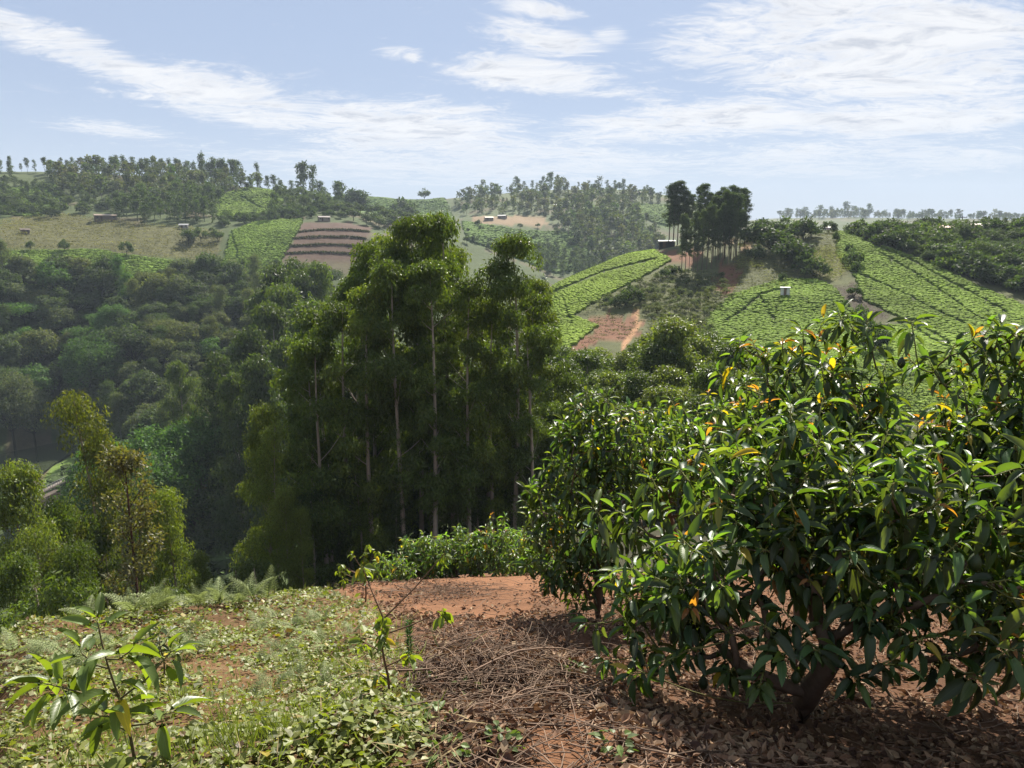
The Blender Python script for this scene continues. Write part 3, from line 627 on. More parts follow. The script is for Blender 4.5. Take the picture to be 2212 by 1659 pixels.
def plant(kind, name, base, h, label, cat, group, col=None, wide=1.0, rs=rng, k=None, sink=0.0):
    """stand one tree on the ground: copies share the meshes of its kind"""
    ps = PROTO[kind]; i = _count.get(kind, 0); _count[kind] = i + 1
    p = ps[(i if k is None else k) % len(ps)]
    H = {'grove': 24, 'grove_low': 11, 'slope_gum': 19, 'cone_gum': 16, 'silky': 16, 'wood': 11, 'crown': 18, 'flat': 10, 'wood_gum': 17, 'far_gum': 16, 'far_bush': 7, 'stand_gum': 20, 'scrub': 2}[kind]
    s = h / H; rz = rs.uniform(0, 6.28); base = np.array(base) - np.array([0, 0, sink * h])
    c = np.array(GREENS[col] if isinstance(col, str) else (col if col is not None else GREENS['gum'])) * rs.uniform(.82, 1.18)
    c = np.clip(c, .01, .5)
    if len(p) == 1:
        o = link(name, p[0], None, base); o.scale = (s * wide, s * wide, s); o.rotation_euler = (rs.normal() * .02, rs.normal() * .02, rz); o.color = (*c, 1)
    else:
        o = empty(name, base, rz); o.scale = (s * wide, s * wide, s)
        tr = link('trunk', p[0], o); cr = link('crown', p[1], o); cr.color = (*c, 1)
    return tag(o, label, cat, group)
# trunk colours in the one-mesh trees are multiplied by the crown tint, so the bark there is made pale first
def gum_at(kind, name, u, r, vtop, label, group, col='gum', wide=1.0, k=None):
    b = at_r(u, r, (vtop + 900) / 2); h = max(2.5, float(EYE + r * slope_of(u, vtop) - b[2]))
    return plant(kind, name, b, h, label, 'tree', group, col, wide / max(.6, (h / 20) ** .35) if kind == 'grove' else wide, k=k)

# ------------------------------------------------------------------ the tall eucalyptus grove in the middle
GROVE = [(655,740,50),(700,665,54),(760,590,57),(800,512,54),(852,492,56),(898,466,50),(925,462,55),(972,458,49),(1000,525,54),(1022,610,58),(1050,630,52),(1112,503,47),(1140,600,52),(1165,660,54),
         (688,720,47),(740,640,49),(790,600,47),(860,560,46),(930,560,45),(1010,600,46),(1065,640,47),(1150,700,46)]
for i, (u, v, r) in enumerate(GROVE):
    lab = 'tall dark eucalyptus with pale bare trunk in the central grove'
    grp = 'eucalyptus trees of the central grove'
    if (u, v) == (1112, 503): lab, grp = 'eucalyptus on the right edge of the central grove with a side branch hanging free', None
    if (u, v) == (972, 458): lab, grp = 'tallest round-topped eucalyptus in the central grove', None
    gum_at('grove', 'eucalyptus_tree', u, r, v, lab, grp, (.10, .15, .036) if i % 4 else (.135, .185, .042), 1.0)
for i, (u, v, r) in enumerate([(700,930,44),(770,960,44),(850,1000,43),(985,1010,43),(1030,960,44),(1125,880,45),(1160,930,44),(1195,800,48),(1215,850,46),(660,1010,43)]):
    gum_at('grove_low', 'eucalyptus_tree', u, r + 3, v + 60, 'short leafy young eucalyptus under the tall central grove', 'young eucalyptus under the grove', 'gum' if i % 2 else 'dark', 1.15)
for i, u in enumerate(range(690, 1210, 30)):
    gum_at('cone_gum', 'eucalyptus_tree', u + 8 * math.sin(i * 3), 66 + 6 * math.sin(i * 2.1), 800 + 60 * math.sin(i * 1.7), 'shaded eucalyptus behind the trunks of the central grove', 'shaded trees behind the grove', 'dark', 1.2)
# pale young trees along the left side of the grove
for u, v, r, lab in [(588,905,46,'slender pale eucalyptus with bare lower trunk left of the grove'),(556,852,52,'light green eucalyptus top standing left of the grove'),(612,1050,42,'small pale eucalyptus in front of the dark ravine'),(640,1100,41,'thin young eucalyptus beside the pale trunks left of the grove')]:
    gum_at('slope_gum', 'eucalyptus_tree', u, r, v, lab, None, 'gumlight', .72)
# trees below the brow on the left
for u, v, r, kind, col, lab, w in [
    (175,835,50,'slope_gum',(.125,.15,.03),'tallest eucalyptus below the brow, yellowish top rising before the weir',.72),
    (262,970,36,'silky','silky','dark red-trunked tree with brownish feathery tips below the brow',.85),
    (345,1030,40,'slope_gum','gumlight','light green feathery eucalyptus standing alone before the dark ravine',.72),
    (22,1000,46,'slope_gum','gumlight','yellow-green eucalyptus at the left edge of the view',.75),
    (118,1075,47,'slope_gum','gum','eucalyptus with a forked top in front of the weir wall',.7),
    (70,1130,43,'slope_gum','gumlight','young eucalyptus low on the slope under the weir',.75),
    (150,1150,41,'slope_gum','gum','young eucalyptus between the tall yellowish tree and the brow',.75),
    (8,1200,37,'slope_gum','gum','low eucalyptus at the left edge close behind the creeper bank',.8),
    (215,1120,50,'slope_gum','gum','eucalyptus left of the red-trunked tree',.7),
    (310,1160,52,'slope_gum','gum','eucalyptus half hidden behind the red-trunked tree',.7),
    (395,1190,46,'slope_gum','gumlight','small eucalyptus right of the feathery light green one',.7)]:
    gum_at(kind, 'silky_oak_tree' if kind == 'silky' else 'eucalyptus_tree', u, r, v, lab, None, col, w)
for i, (u, v, r) in enumerate([(50,1260,34),(210,1262,36),(310,1270,36),(500,1225,40),(545,1215,38)]):
    gum_at('grove_low', 'eucalyptus_tree', u, r, v, 'low bushy eucalyptus sapling just behind the fern brow', 'eucalyptus saplings behind the fern brow', 'gum', 1.15)
# pointed eucalyptus climbing the slope left of the grove
for i, (u, v, r) in enumerate([(604,568,190),(625,606,175),(655,580,200),(690,562,205),(640,556,215),(596,645,165),(560,760,130),(505,800,135),(548,705,150),(668,640,150),(575,618,190),(390,775,190),(470,760,160),(615,720,140)]):
    gum_at('cone_gum', 'eucalyptus_tree', u, r, v, 'pointed green eucalyptus on the slope left of the central grove', 'pointed eucalyptus on the left slope', 'gum' if i % 2 else 'dark', .8)
# eucalyptus between the grove and the right-hand hill
for i, (u, v, r) in enumerate([(1452,678,80),(1420,735,78),(1395,748,84),(1490,722,86),(1526,712,92),(1545,778,68),(1350,758,88),(1270,752,84),(1228,800,76),(1325,800,72),(1200,770,90),(1300,835,66),(1480,835,66),(1582,735,84),(1375,800,70),(1420,830,64),(1240,850,64),(1520,850,62),(1600,800,72),(1180,850,60),(1350,870,60),(1625,760,90),(1215,745,92),(1250,775,86),(1290,748,95),(1320,770,90),(1372,742,92),(1402,718,95),(1560,735,90),(1300,795,78),(1440,790,70)]):
    lab, grp = 'young green eucalyptus between the grove and the right-hand hill', 'eucalyptus below the right-hand hill'
    if i == 0: lab, grp = 'tallest pointed eucalyptus below the bare red field', None
    if i == 5: lab, grp = 'cone-shaped eucalyptus close behind the tallest avocado tree', None
    gum_at('cone_gum', 'eucalyptus_tree', u, r, v, lab, grp, 'gum' if i % 3 else 'gumlight', 1.35)
# ------------------------------------------------------------------ scatter over areas of the hillsides
def scatter(poly, n, rmin, rmax, gap, rs, avoid=()):
    us = [p[0] for p in poly]; vs_ = [p[1] for p in poly]; out = []
    for _ in range(14):
        u = rs.uniform(min(us), max(us), n * 4); v = rs.uniform(min(vs_), max(vs_), n * 4)
        m = in_poly(u, v, poly)
        for a in avoid: m &= ~in_poly(u, v, a)
        if not m.any(): continue
        P = hit(u[m], v[m], rmin, rmax); P = P[~np.isnan(P[:, 0])]
        P = P[(np.hypot(P[:, 0], P[:, 1]) < rmax * .98) & (np.hypot(P[:, 0], P[:, 1]) > rmin * 1.02)]
        for p in P:
            if len(out) >= n: return np.array(out)
            if all((p[0] - q[0]) ** 2 + (p[1] - q[1]) ** 2 > gap * gap for q in out): out.append(p)
    return np.array(out) if out else np.zeros((0, 3))
rs = np.random.default_rng(31)
# river wood filling the left valley
wood = scatter([(-80,600),(120,625),(330,625),(520,620),(700,640),(720,800),(640,1000),(560,1200),(430,1240),(380,1000),(250,960),(190,890),(110,870),(-80,900)], 230, 62, 345, 6.0, rs, [[(-90,880),(170,880),(200,930),(140,1010),(-90,1010)]])
wk = ['wood', 'wood', 'wood_gum', 'wood_gum', 'flat', 'wood', 'wood_gum', 'wood', 'wood']; wc = ['dark', 'dark', 'grey', 'brown', 'dark', 'bright', 'blue', 'grey', 'dark', 'brown']
for i, p in enumerate(wood):
    k = wk[rs.integers(9)]; c = wc[rs.integers(10)]; h = rs.uniform(7, 16) * (1.25 if k == 'wood_gum' else 1)
    d = {'dark': 'dark green', 'grey': 'grey-green', 'brown': 'brownish olive', 'bright': 'bright green', 'blue': 'blue-green'}[c]; f = {'wood': 'round-headed', 'wood_gum': 'tall', 'flat': 'flat-topped'}[k]
    plant(k, 'forest_tree', p - np.array([0, 0, .3]), h, f'{d} {f} tree in the wood filling the left valley', 'tree', f'{d} {f} trees of the valley wood', c, rs=rs)
# bright broad crowns above the dark ravine, and the two bright green round trees upstream
for u, v, r, c, lab in [(262,925,140,'bright','leftmost of the broad bright green crowns above the dark ravine'),(345,905,150,'bright','middle broad bright green crown above the dark ravine'),(430,890,155,'bright','rightmost broad bright green crown above the dark ravine'),(500,905,150,'dark','broad dark crown closing the right end of the bright ravine trees'),
    (240,650,290,'bright','large bright green round tree high in the valley wood'),(190,715,270,'bright','bright green round tree above the river'),(400,810,200,'grey','grey-olive round tree standing above the ravine crowns'),(60,830,262,'grey','pale grey-green tree overhanging the river'),(10,800,262,'grey','pale tree on the river bank at the left edge')]:
    b = at_r(u, r, v); h = max(6, float(EYE + r * slope_of(u, v) - b[2])); plant('crown' if h > 13 else 'wood', 'forest_tree', b, h, lab, 'tree', None, c, 1.2 if h < 13 else .9, rs)
print('TREES1', len(bpy.data.objects))
# left hill: wood along the top, hedges and single trees among the fields
top_l = scatter([(90,360),(250,352),(400,360),(520,388),(600,405),(470,425),(440,455),(300,455),(240,430),(150,425),(120,400)], 190, 330, 640, 5, rs)
def far_wood(name, P, hmin, hmax, label):
    g = Geo(); ps = [gum_tree(900 + k, 16, (.1, .3, .2, .45)[k], (2.8, 2.4, 3.2, 2.2)[k], 9, 24, 1.5, .62, .3, .03, (1.4, 2.6), 0, .2, .6, (.2, .16, .13), 4, subs=3) for k in range(4)]
    for p in P:
        gt, gl = ps[rs.integers(4)]; h = hmin + (hmax - hmin) * rs.random() ** 1.5; sc = h / 16; a = rs.uniform(0, 6.28); w = sc * rs.uniform(.9, 1.5)
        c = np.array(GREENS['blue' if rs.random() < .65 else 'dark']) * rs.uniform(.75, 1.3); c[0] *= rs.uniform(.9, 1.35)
        for src, mi, cm in ((gt, 0, np.ones(3)), (gl, 1, c)):
            V = np.concatenate(src.V); off = g.n
            V = np.stack([(V[:, 0] * math.cos(a) - V[:, 1] * math.sin(a)) * w, (V[:, 0] * math.sin(a) + V[:, 1] * math.cos(a)) * w, V[:, 2] * sc], 1) + p
            g.V.append(V); g.C.append(np.concatenate(src.C) * cm); g.L.append(np.zeros((len(V), 3))); g.n += len(V)
            for F in src.B[4]: g.B[4].append(F + off); g.M[4].append(np.full(len(F), mi))
    tag(link(name, g.mesh(name, [M_BARK, M_LEAF])), label, 'wood', kind='stuff')
far_wood('hilltop_wood', top_l, 6, 14, 'dark eucalyptus wood covering the top of the left hill')
def line_trees(lst, kind, name, lab, grp, col, wide=1.0, r=None):
    for u, v, rr in lst:
        u += rs.normal() * 2.5; v += abs(rs.normal()) * 5 - 2; rr += rs.normal() * 5
        b = at_r(u, rr, 400); h = max(2.0, float(EYE + rr * slope_of(u, v) - b[2])); plant(kind, name, b, h, lab, 'tree', grp, col, wide, rs)
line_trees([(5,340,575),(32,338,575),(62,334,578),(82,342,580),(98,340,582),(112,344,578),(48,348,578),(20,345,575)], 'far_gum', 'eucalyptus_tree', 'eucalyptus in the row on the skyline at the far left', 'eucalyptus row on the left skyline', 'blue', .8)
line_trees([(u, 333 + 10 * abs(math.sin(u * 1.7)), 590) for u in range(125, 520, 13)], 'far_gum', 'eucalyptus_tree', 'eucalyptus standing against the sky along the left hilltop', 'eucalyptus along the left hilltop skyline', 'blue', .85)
line_trees([(437,325,585),(466,330,585),(488,335,585),(508,342,582)], 'far_gum', 'eucalyptus_tree', 'taller open-crowned eucalyptus above the left hilltop wood', 'tall eucalyptus above the hilltop wood', 'blue', .7)
for u, v, r, lab, w in [(555,350,560,'lone open eucalyptus on the skyline right of the hilltop wood',.6),(655,347,548,'tallest pale open-crowned eucalyptus on the saddle skyline',.8),(672,352,552,'second tall open eucalyptus on the saddle skyline',.75),(590,412,430,'single dark tree with a bare stem on the tea slope below the skyline',.9)]:
    b = at_r(u, r, 400); plant('far_gum', 'eucalyptus_tree', b, float(EYE + r * slope_of(u, v) - b[2]), lab, 'tree', None, 'blue', w, rs)
line_trees([(545,378,556),(560,382,556),(578,376,556),(592,376,555),(606,384,555),(615,392,550),(632,380,548),(645,372,548),(690,390,540),(702,388,540),(725,384,545),(732,386,545)], 'far_gum', 'eucalyptus_tree', 'small eucalyptus on the saddle between the left hill and the ridge', 'small eucalyptus on the saddle', 'blue', 1.0)
grove_l = scatter([(245,455),(300,450),(360,470),(365,430),(440,425),(475,450),(470,488),(400,490),(330,492),(250,482)], 46, 330, 520, 4.5, rs)
for p in grove_l: plant('far_gum', 'eucalyptus_tree', p, rs.uniform(10, 15), 'eucalyptus in the dark clump in the middle of the left hill', 'tree', 'eucalyptus clump on the left hill', 'dark', 1.1, rs)
hedge_l = scatter([(0,380),(100,410),(240,440),(240,462),(120,470),(0,480)], 60, 330, 560, 5, rs, )
for i, p in enumerate(hedge_l):
    if i % 2: plant('far_gum', 'eucalyptus_tree', p, rs.uniform(5, 9), 'small eucalyptus among the plots on the far left hillside', 'tree', 'small eucalyptus among the far left plots', 'blue', 1.1, rs)
    else: plant('far_bush', 'hedge_bush', p, rs.uniform(4, 8), 'round bush among the plots on the far left hillside', 'bush', 'round bushes among the far left plots', 'blue', 1.1, rs, sink=.2)
hed2 = scatter([(470,478),(560,470),(650,455),(720,445),(730,465),(650,474),(560,480),(480,492)], 46, 340, 560, 3.5, rs)
for p in hed2: plant('far_bush', 'hedge_bush', p, rs.uniform(4, 7.5), 'bush in the hedge above the bright tea slope on the left', 'bush', 'hedge above the left tea slope', 'dark', .9, rs, sink=.25)
sad = scatter([(600,410),(700,425),(740,455),(640,462),(600,440)], 40, 440, 640, 5, rs)
for p in sad: plant('far_gum' if rs.random() < .6 else 'far_bush', 'hedge_tree', p, rs.uniform(5, 9), 'hazy tree on the slope below the saddle', 'tree', 'trees below the saddle', 'blue', 1.0, rs)
for u, v, r, lab in [(268,520,362,'dark round tree alone in the stubble field'),(135,517,368,'dark narrow bush left of the lone round field tree'),(62,520,368,'pair of bushes at the top of the far left tea plot'),(20,548,352,'dark tree at the left edge above the valley wood'),(120,545,352,'bush standing at the foot of the stubble field'),(525,560,345,'small bush at the foot of the bright tea slope')]:
    b = at_r(u, r, 500); plant('far_bush', 'field_tree', b, max(2.5, float(EYE + r * slope_of(u, v) - b[2])), lab, 'tree', None, 'dark', .75, rs)
line_trees([(395 + 9 * k, 492 + 3 * (k % 3), 392) for k in range(9)], 'far_bush', 'garden_bush', 'dark bush in the garden clump beside the small white roof', 'garden bushes by the small white roof', 'dark', 1.0)
# ridge and hill in the middle distance
for u, v, r in [(745,410,600),(760,404,600),(775,410,605),(790,420,600),(735,420,600)]: line_trees([(u, v, r)], 'far_gum', 'eucalyptus_tree', 'eucalyptus in the round clump on the slope left of the grove top', 'round clump left of the grove top', 'dark', 1.5)
for u, v, r in [(855,430,600),(868,424,600),(880,428,605),(890,440,600)]: line_trees([(u, v, r)], 'far_gum', 'eucalyptus_tree', 'eucalyptus in the small clump right above the grove top', 'small clump above the grove top', 'dark', 1.4)
line_trees([(918,408,815)], 'far_bush', 'skyline_tree', 'lone round tree on the skyline of the middle ridge', None, 'blue', 1.0)
low_m = scatter([(700,455),(900,470),(960,490),(900,520),(800,490),(720,470)], 44, 420, 780, 6, rs)
for p in low_m: plant('far_bush', 'hedge_bush', p, rs.uniform(4, 8), 'hazy bush on the slope behind the top of the grove', 'bush', 'bushes behind the grove top', 'blue', 1.1, rs)
mid = scatter([(980,440),(1060,415),(1180,400),(1300,410),(1420,430),(1440,450),(1330,440),(1420,500),(1430,560),(1300,600),(1240,520),(1170,465),(1000,465)], 330, 480, 900, 5.5, rs, [Z_TEA_M[2]])
far_wood('hillside_wood', mid, 6, 17, 'hazy eucalyptus wood scattered over the hill in the middle distance')
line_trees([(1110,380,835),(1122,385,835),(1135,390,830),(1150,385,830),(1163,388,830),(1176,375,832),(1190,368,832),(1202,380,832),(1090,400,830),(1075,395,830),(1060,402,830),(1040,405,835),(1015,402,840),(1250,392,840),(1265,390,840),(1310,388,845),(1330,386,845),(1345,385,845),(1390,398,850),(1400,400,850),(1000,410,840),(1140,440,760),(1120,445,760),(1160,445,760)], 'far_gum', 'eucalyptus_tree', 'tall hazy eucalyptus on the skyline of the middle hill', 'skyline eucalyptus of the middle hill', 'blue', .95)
fld = scatter([(1000,485),(1180,490),(1290,540),(1260,590),(1150,560),(1000,530)], 34, 440, 760, 9, rs)
for p in fld: plant('far_bush', 'field_bush', p, rs.uniform(3, 6), 'bush dotted over the pale terraces of the middle hill', 'bush', 'bushes on the middle hill terraces', 'blue', .9, rs)
low_r = scatter([(1150,545),(1240,560),(1320,600),(1400,560),(1440,520),(1440,545),(1300,600),(1180,600)], 46, 380, 620, 6, rs)
for p in low_r: plant('far_gum', 'eucalyptus_tree', p, rs.uniform(8, 13), 'eucalyptus at the foot of the middle hill behind the bright tea field', 'tree', 'eucalyptus at the foot of the middle hill', 'blue', 1.1, rs)
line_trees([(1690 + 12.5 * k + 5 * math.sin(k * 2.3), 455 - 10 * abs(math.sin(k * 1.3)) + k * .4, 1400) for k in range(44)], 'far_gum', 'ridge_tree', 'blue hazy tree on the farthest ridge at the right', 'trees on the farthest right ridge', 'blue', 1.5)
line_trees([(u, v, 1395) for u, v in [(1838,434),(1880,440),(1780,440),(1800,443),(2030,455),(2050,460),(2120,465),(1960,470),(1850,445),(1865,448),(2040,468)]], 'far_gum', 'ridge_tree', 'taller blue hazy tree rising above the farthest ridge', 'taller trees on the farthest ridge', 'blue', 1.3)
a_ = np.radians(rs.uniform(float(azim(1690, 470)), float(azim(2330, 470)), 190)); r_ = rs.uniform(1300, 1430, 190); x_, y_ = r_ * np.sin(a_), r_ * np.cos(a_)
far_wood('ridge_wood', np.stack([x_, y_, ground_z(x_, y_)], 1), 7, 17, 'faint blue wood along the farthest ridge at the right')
print('TREES2', len(bpy.data.objects))
# ------------------------------------------------------------------ tea fields and crops
def bush_field(name, label, polys, rmin, rmax, sp, size, col, lines=(), gapw=0, jit=.16, top=1.25, leaves=0, var=.16, rs=np.random.default_rng(41), avoid=(), drop=.02, dome=True, along=.72):
    allu = [p[0] for q in polys for p in q]; a0, a1 = np.radians(azim(min(allu) - 10, 600)), np.radians(azim(max(allu) + 10, 600))
    P = []; r = rmin
    while r < rmax:
        a = np.arange(a0, a1, sp * along / r) + rs.uniform(0, sp / r); n = len(a)
        a = a + rs.normal(size=n) * jit * sp / r; rr = r + rs.normal(size=n) * jit * sp * .6
        x, y = rr * np.sin(a), rr * np.cos(a); rr2 = rr + 3 * wnoise(x, y, 40, 6); P.append(np.stack([rr2 * np.sin(a), rr2 * np.cos(a)], 1)); r += sp
    P = np.concatenate(P); z = ground_z(P[:, 0], P[:, 1]); P = np.column_stack([P, z]); u, v = project(P)
    m = np.zeros(len(P), bool)
    for q in polys: m |= in_poly(u, v, q)
    for q in avoid: m &= ~in_poly(u, v, q)
    for ln in lines: m &= seg_dist(u, v, ln) > gapw
    m &= rs.random(len(P)) > drop
    P = P[m]; n = len(P); g = Geo()
    th = np.arange(6) / 6 * 6.283; ring = np.stack([np.cos(th), np.sin(th)], 1)
    s = size * rs.uniform(.85, 1.2, n); h = size * .55 * rs.uniform(.85, 1.15, n); ro = rs.uniform(0, 6.28, n)
    ca, sa = np.cos(ro)[:, None], np.sin(ro)[:, None]; rx = ring[None, :, 0] * ca - ring[None, :, 1] * sa; ry = ring[None, :, 0] * sa + ring[None, :, 1] * ca
    V = np.zeros((n, 13, 3))
    for k, (rad, zf) in enumerate([(.50, -.25), (.56, .72)]):
        jr = rad * s[:, None] * rs.uniform(.85, 1.12, (n, 6)); V[:, k * 6:k * 6 + 6, 0] = P[:, 0:1] + rx * jr; V[:, k * 6:k * 6 + 6, 1] = P[:, 1:2] + ry * jr; V[:, k * 6:k * 6 + 6, 2] = P[:, 2:3] + zf * h[:, None] + .10 * h[:, None] * rs.normal(size=(n, 6))
    V[:, 12] = P + np.stack([np.zeros(n), np.zeros(n), h * 1.02], 1)
    Q = [[i, (i + 1) % 6, 6 + (i + 1) % 6, 6 + i] for i in range(6)]; T = [[6 + i, 6 + (i + 1) % 6, 12] for i in range(6)]
    off = (np.arange(n) * 13)[:, None, None]
    big = 1 + .22 * wnoise(P[:, 0], P[:, 1], 22, 8)[:, None] + .12 * wnoise(P[:, 0], P[:, 1], 5, 18)[:, None]
    c = np.array(col)[None] * big * (1 + var * rs.normal(size=(n, 1))); c = np.clip(c, .01, .6)
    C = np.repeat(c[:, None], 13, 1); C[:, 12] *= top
    b = g.n
    if dome: g.add(V.reshape(-1, 3), (np.array(Q)[None] + off).reshape(-1, 4), C.reshape(-1, 3)); g.more((np.array(T)[None] + off).reshape(-1, 3), b)
    if leaves:
        k = n * leaves; i = np.repeat(np.arange(n), leaves); d = rs.uniform(0, 6.28, k); q = np.sqrt(rs.random(k)) * .6
        LP = P[i] + np.stack([np.cos(d) * q * s[i], np.sin(d) * q * s[i], h[i] * rs.uniform(.75, 1.0, k)], 1)
        put_leaves(g, LP, nrm(np.stack([np.cos(d), np.sin(d), rs.uniform(.1, .9, k)], 1)), nrm(rs.normal(size=(k, 3)) * .5 + np.array([0, 0, 1])), size * rs.uniform(.2, .4, k), size * .16, T_RHOMB, np.clip(c[i] * rs.uniform(.9, 1.5, (k, 1)), .01, .7))
    print(name, n)
    return tag(link(name, g.mesh(name, M_TEA, False)), label, 'tea field' if 'tea' in name else 'field', kind='stuff')
L_GAPS = [[(1790,552),(1830,585),(1870,600),(1960,640),(2010,668),(2080,700)], [(1865,520),(1960,560),(2080,625),(2180,680)], [(1900,548),(1990,600),(2100,680),(2212,740)], [(1640,640),(1690,625),(1670,700)], [(1560,700),(1610,670),(1640,640),(1670,690)], [(1900,705),(1960,700),(2020,740),(2080,770)], [(1960,690),(2090,765),(2140,800)], [(1920,700),(2020,690)]]
bush_field('tea_field', 'bright flat tea field left of the tall tree stand', [Z_TEA_R[0]], 100, 250, .85, 1.06, (.225, .315, .05), [[(1180,640),(1300,590),(1420,560)], [(1215,640),(1235,700)]], 3, leaves=2)
bush_field('tea_field', 'tea field with the white cabin in the middle of the right hill', [Z_TEA_R[1]], 100, 250, .9, 1.08, (.19, .28, .05), L_GAPS, 3.2, leaves=2, drop=.05)
bush_field('tea_field', 'large tea field sweeping down to the right below the dark bushes', [Z_TEA_R[2]], 100, 270, .85, 1.06, (.205, .295, .055), L_GAPS, 3.0, leaves=2)
bush_field('tea_field', 'tea field below the stubble on the left hill', [Z_TEA_L[0]], 315, 450, 1.4, 1.6, (.165, .25, .045), [[(340,540),(420,590)], [(500,500),(515,560)], [(0,575),(60,560),(130,610)]], 3, leaves=2, var=.2, avoid=[Z_PLOUGH])
bush_field('tea_field', 'small tea plot high on the far left hillside', [Z_TEA_L[1]], 400, 640, 2.0, 2.0, (.13, .20, .045), leaves=1)
bush_field('tea_field', 'bright tea slope under the skyline right of the hilltop wood', [Z_TEA_L[2]], 400, 640, 2.0, 2.3, (.17, .25, .05), [[(520,425),(560,450)]], 3, leaves=1)
bush_field('crop_stubble', 'dry maize stubble across the left hill', [Z_STUBBLE], 300, 520, 2.1, 2.0, (.20, .19, .08), leaves=9, jit=.6, var=.3, drop=.2, dome=False)
bush_field('maize_plot', 'pale yellow-green maize plot on top of the right hill', Z_MAIZE, 120, 280, .95, 1.1, (.23, .25, .09), leaves=10, jit=.4, dome=False)
bush_field('fallow_patch', 'dark fallow patch between the tea fields of the right hill', [Z_FALLOW], 120, 280, 1.0, .6, (.09, .08, .05), leaves=7, jit=.5, var=.3, dome=False)
bush_field('low_scrub', 'low grey-green scrub on the slope below the tall tree stand', [[(1240,684),(1320,640),(1420,596),(1500,585),(1570,600),(1590,645),(1530,690),(1545,770),(1400,760),(1398,735),(1400,680),(1320,668)]], 120, 250, 1.4, 1.2, (.15, .17, .085), leaves=13, jit=.6, var=.35, drop=.2, dome=False)
bush_field('weed_patch', 'scattered weeds over the bare red field', [Z_BARE_R[0]], 120, 250, 1.5, 1.1, (.13, .14, .065), leaves=10, jit=.8, var=.4, drop=.35, dome=False)
bush_field('rough_grass', 'rough grass and weeds on the brow of the right hill', [[(1600,500),(1720,492),(1812,498),(1815,560),(1740,590),(1730,612),(1585,645),(1575,600),(1590,550)]], 130, 260, 1.2, 1.0, (.17, .175, .07), leaves=10, jit=.6, var=.35, drop=.25, dome=False)
bush_field('rough_grass', 'weedy slope at the foot of the right-hand hill', [[(1150,800),(1700,760),(2260,820),(2260,1100),(1150,1100)]], 62, 135, 1.6, 1.4, (.11, .15, .05), leaves=10, jit=.6, var=.35, drop=.15, dome=False)
bush_field('tea_field', 'hazy tea terraces at the foot of the middle hill', [Z_TEA_M[1]], 460, 760, 2.6, 3.0, (.14, .22, .055))
bush_field('tea_field', 'hazy tea slope on the distant middle ridge', [Z_TEA_M[0]], 600, 1000, 3.0, 3.4, (.14, .215, .055))
bush_field('tea_field', 'hazy tea patch high on the right shoulder of the middle hill', Z_TEA_M[2:], 500, 900, 2.6, 3.0, (.15, .225, .06))
bush_field('undergrowth', 'low undergrowth on the floor of the left valley wood', [[(-80,590),(330,610),(720,620),(760,1000),(560,1290),(420,1320),(200,1150),(-80,1150)]], 40, 345, 3.2, 3.4, (.07, .10, .04), leaves=6, jit=.5, var=.35, avoid=[[(-90,880),(60,870),(190,880),(170,1000),(60,1080),(-90,1080)]])
# grass banks across the ploughed field
for i, ln in enumerate([[(642,502),(700,497),(760,498),(797,502)], [(632,516),(700,512),(760,513),(790,517)], [(622,533),(700,529),(780,533)], [(612,549),(690,546),(774,550)]]):
    t = np.linspace(0, 1, 130); u = np.interp(t, np.linspace(0, 1, len(ln)), [p[0] for p in ln]); v = np.interp(t, np.linspace(0, 1, len(ln)), [p[1] for p in ln])
    P = hit(u, v, 300, 560); P = P[~np.isnan(P[:, 0])]; g = Geo(); rsb = np.random.default_rng(60 + i)
    for p in P: blob_leaves(g, p, .75, 9, .9, .5, -.6, rsb, flat=.7)
    o = link('grass_bank', g.mesh('grass_bank', M_LEAF)); o.color = (.045, .05, .03, 1)
    tag(o, ['topmost', 'second', 'third', 'lowest'][i] + ' dark grass bank across the brown ploughed field', 'grass bank', kind='stuff')
# ------------------------------------------------------------------ trees, bushes and bananas of the right hill
rs = np.random.default_rng(77)
def stand(u, vb, vt, lab, grp, w=1.0, col='blue', kind='stand_gum', name='eucalyptus_tree'):
    P = hit(u, vb, 120, 300)[0]
    if np.isnan(P[0]): P = at_r(u, 240, vb)
    r = math.hypot(P[0], P[1]); h = max(1.5, float(EYE + r * slope_of(u, vt) - P[2])); return plant(kind, name, P, h * (1.3 if kind == 'far_bush' else 1), lab, 'tree' if kind != 'scrub' else 'bush', grp, col, w, rs, sink=.23 if kind == 'far_bush' else 0)
for u, vb, vt in [(1446,508,400),(1455,510,392),(1464,510,390),(1474,512,402),(1482,512,410),(1493,514,420)]:
    stand(u, vb, vt, 'dark tree in the left half of the hilltop stand', 'left half of the tall stand', 1.35, 'dark')
for u, vb, vt in [(1508,535,400),(1518,540,396),(1530,540,415),(1545,538,412),(1556,535,405),(1566,540,408),(1576,538,400),(1588,535,404),(1598,535,405),(1608,530,412),(1540,560,420),(1552,562,425),(1564,560,410),(1578,560,415),(1590,556,418)]:
    stand(u, vb, vt, 'tall thin-trunked tree in the right half of the hilltop stand', 'right half of the tall stand', 1.25, 'dark')
for u, vb, vt in [(1472,590,460),(1480,592,470),(1488,588,490),(1497,590,455),(1506,588,470),(1516,584,450),(1526,582,445),(1536,580,440),(1548,578,450),(1560,574,440),(1572,572,460),(1584,568,455)]:
    stand(u, vb, vt, 'slim younger tree in the front row of the tall stand', 'front row of the tall stand', .95, 'blue')
for p in scatter([(1270,668),(1400,606),(1450,584),(1560,604),(1590,640),(1530,690),(1545,750),(1420,735),(1400,678),(1320,664)], 120, 120, 260, 1.6, rs):
    plant('scrub', 'shrub', p, rs.uniform(.9, 2.3), 'grey-green shrub scattered over the slope below the tall stand', 'bush', 'shrubs below the tall stand', 'grey' if rs.random() < .6 else 'brown', 1.1, rs)
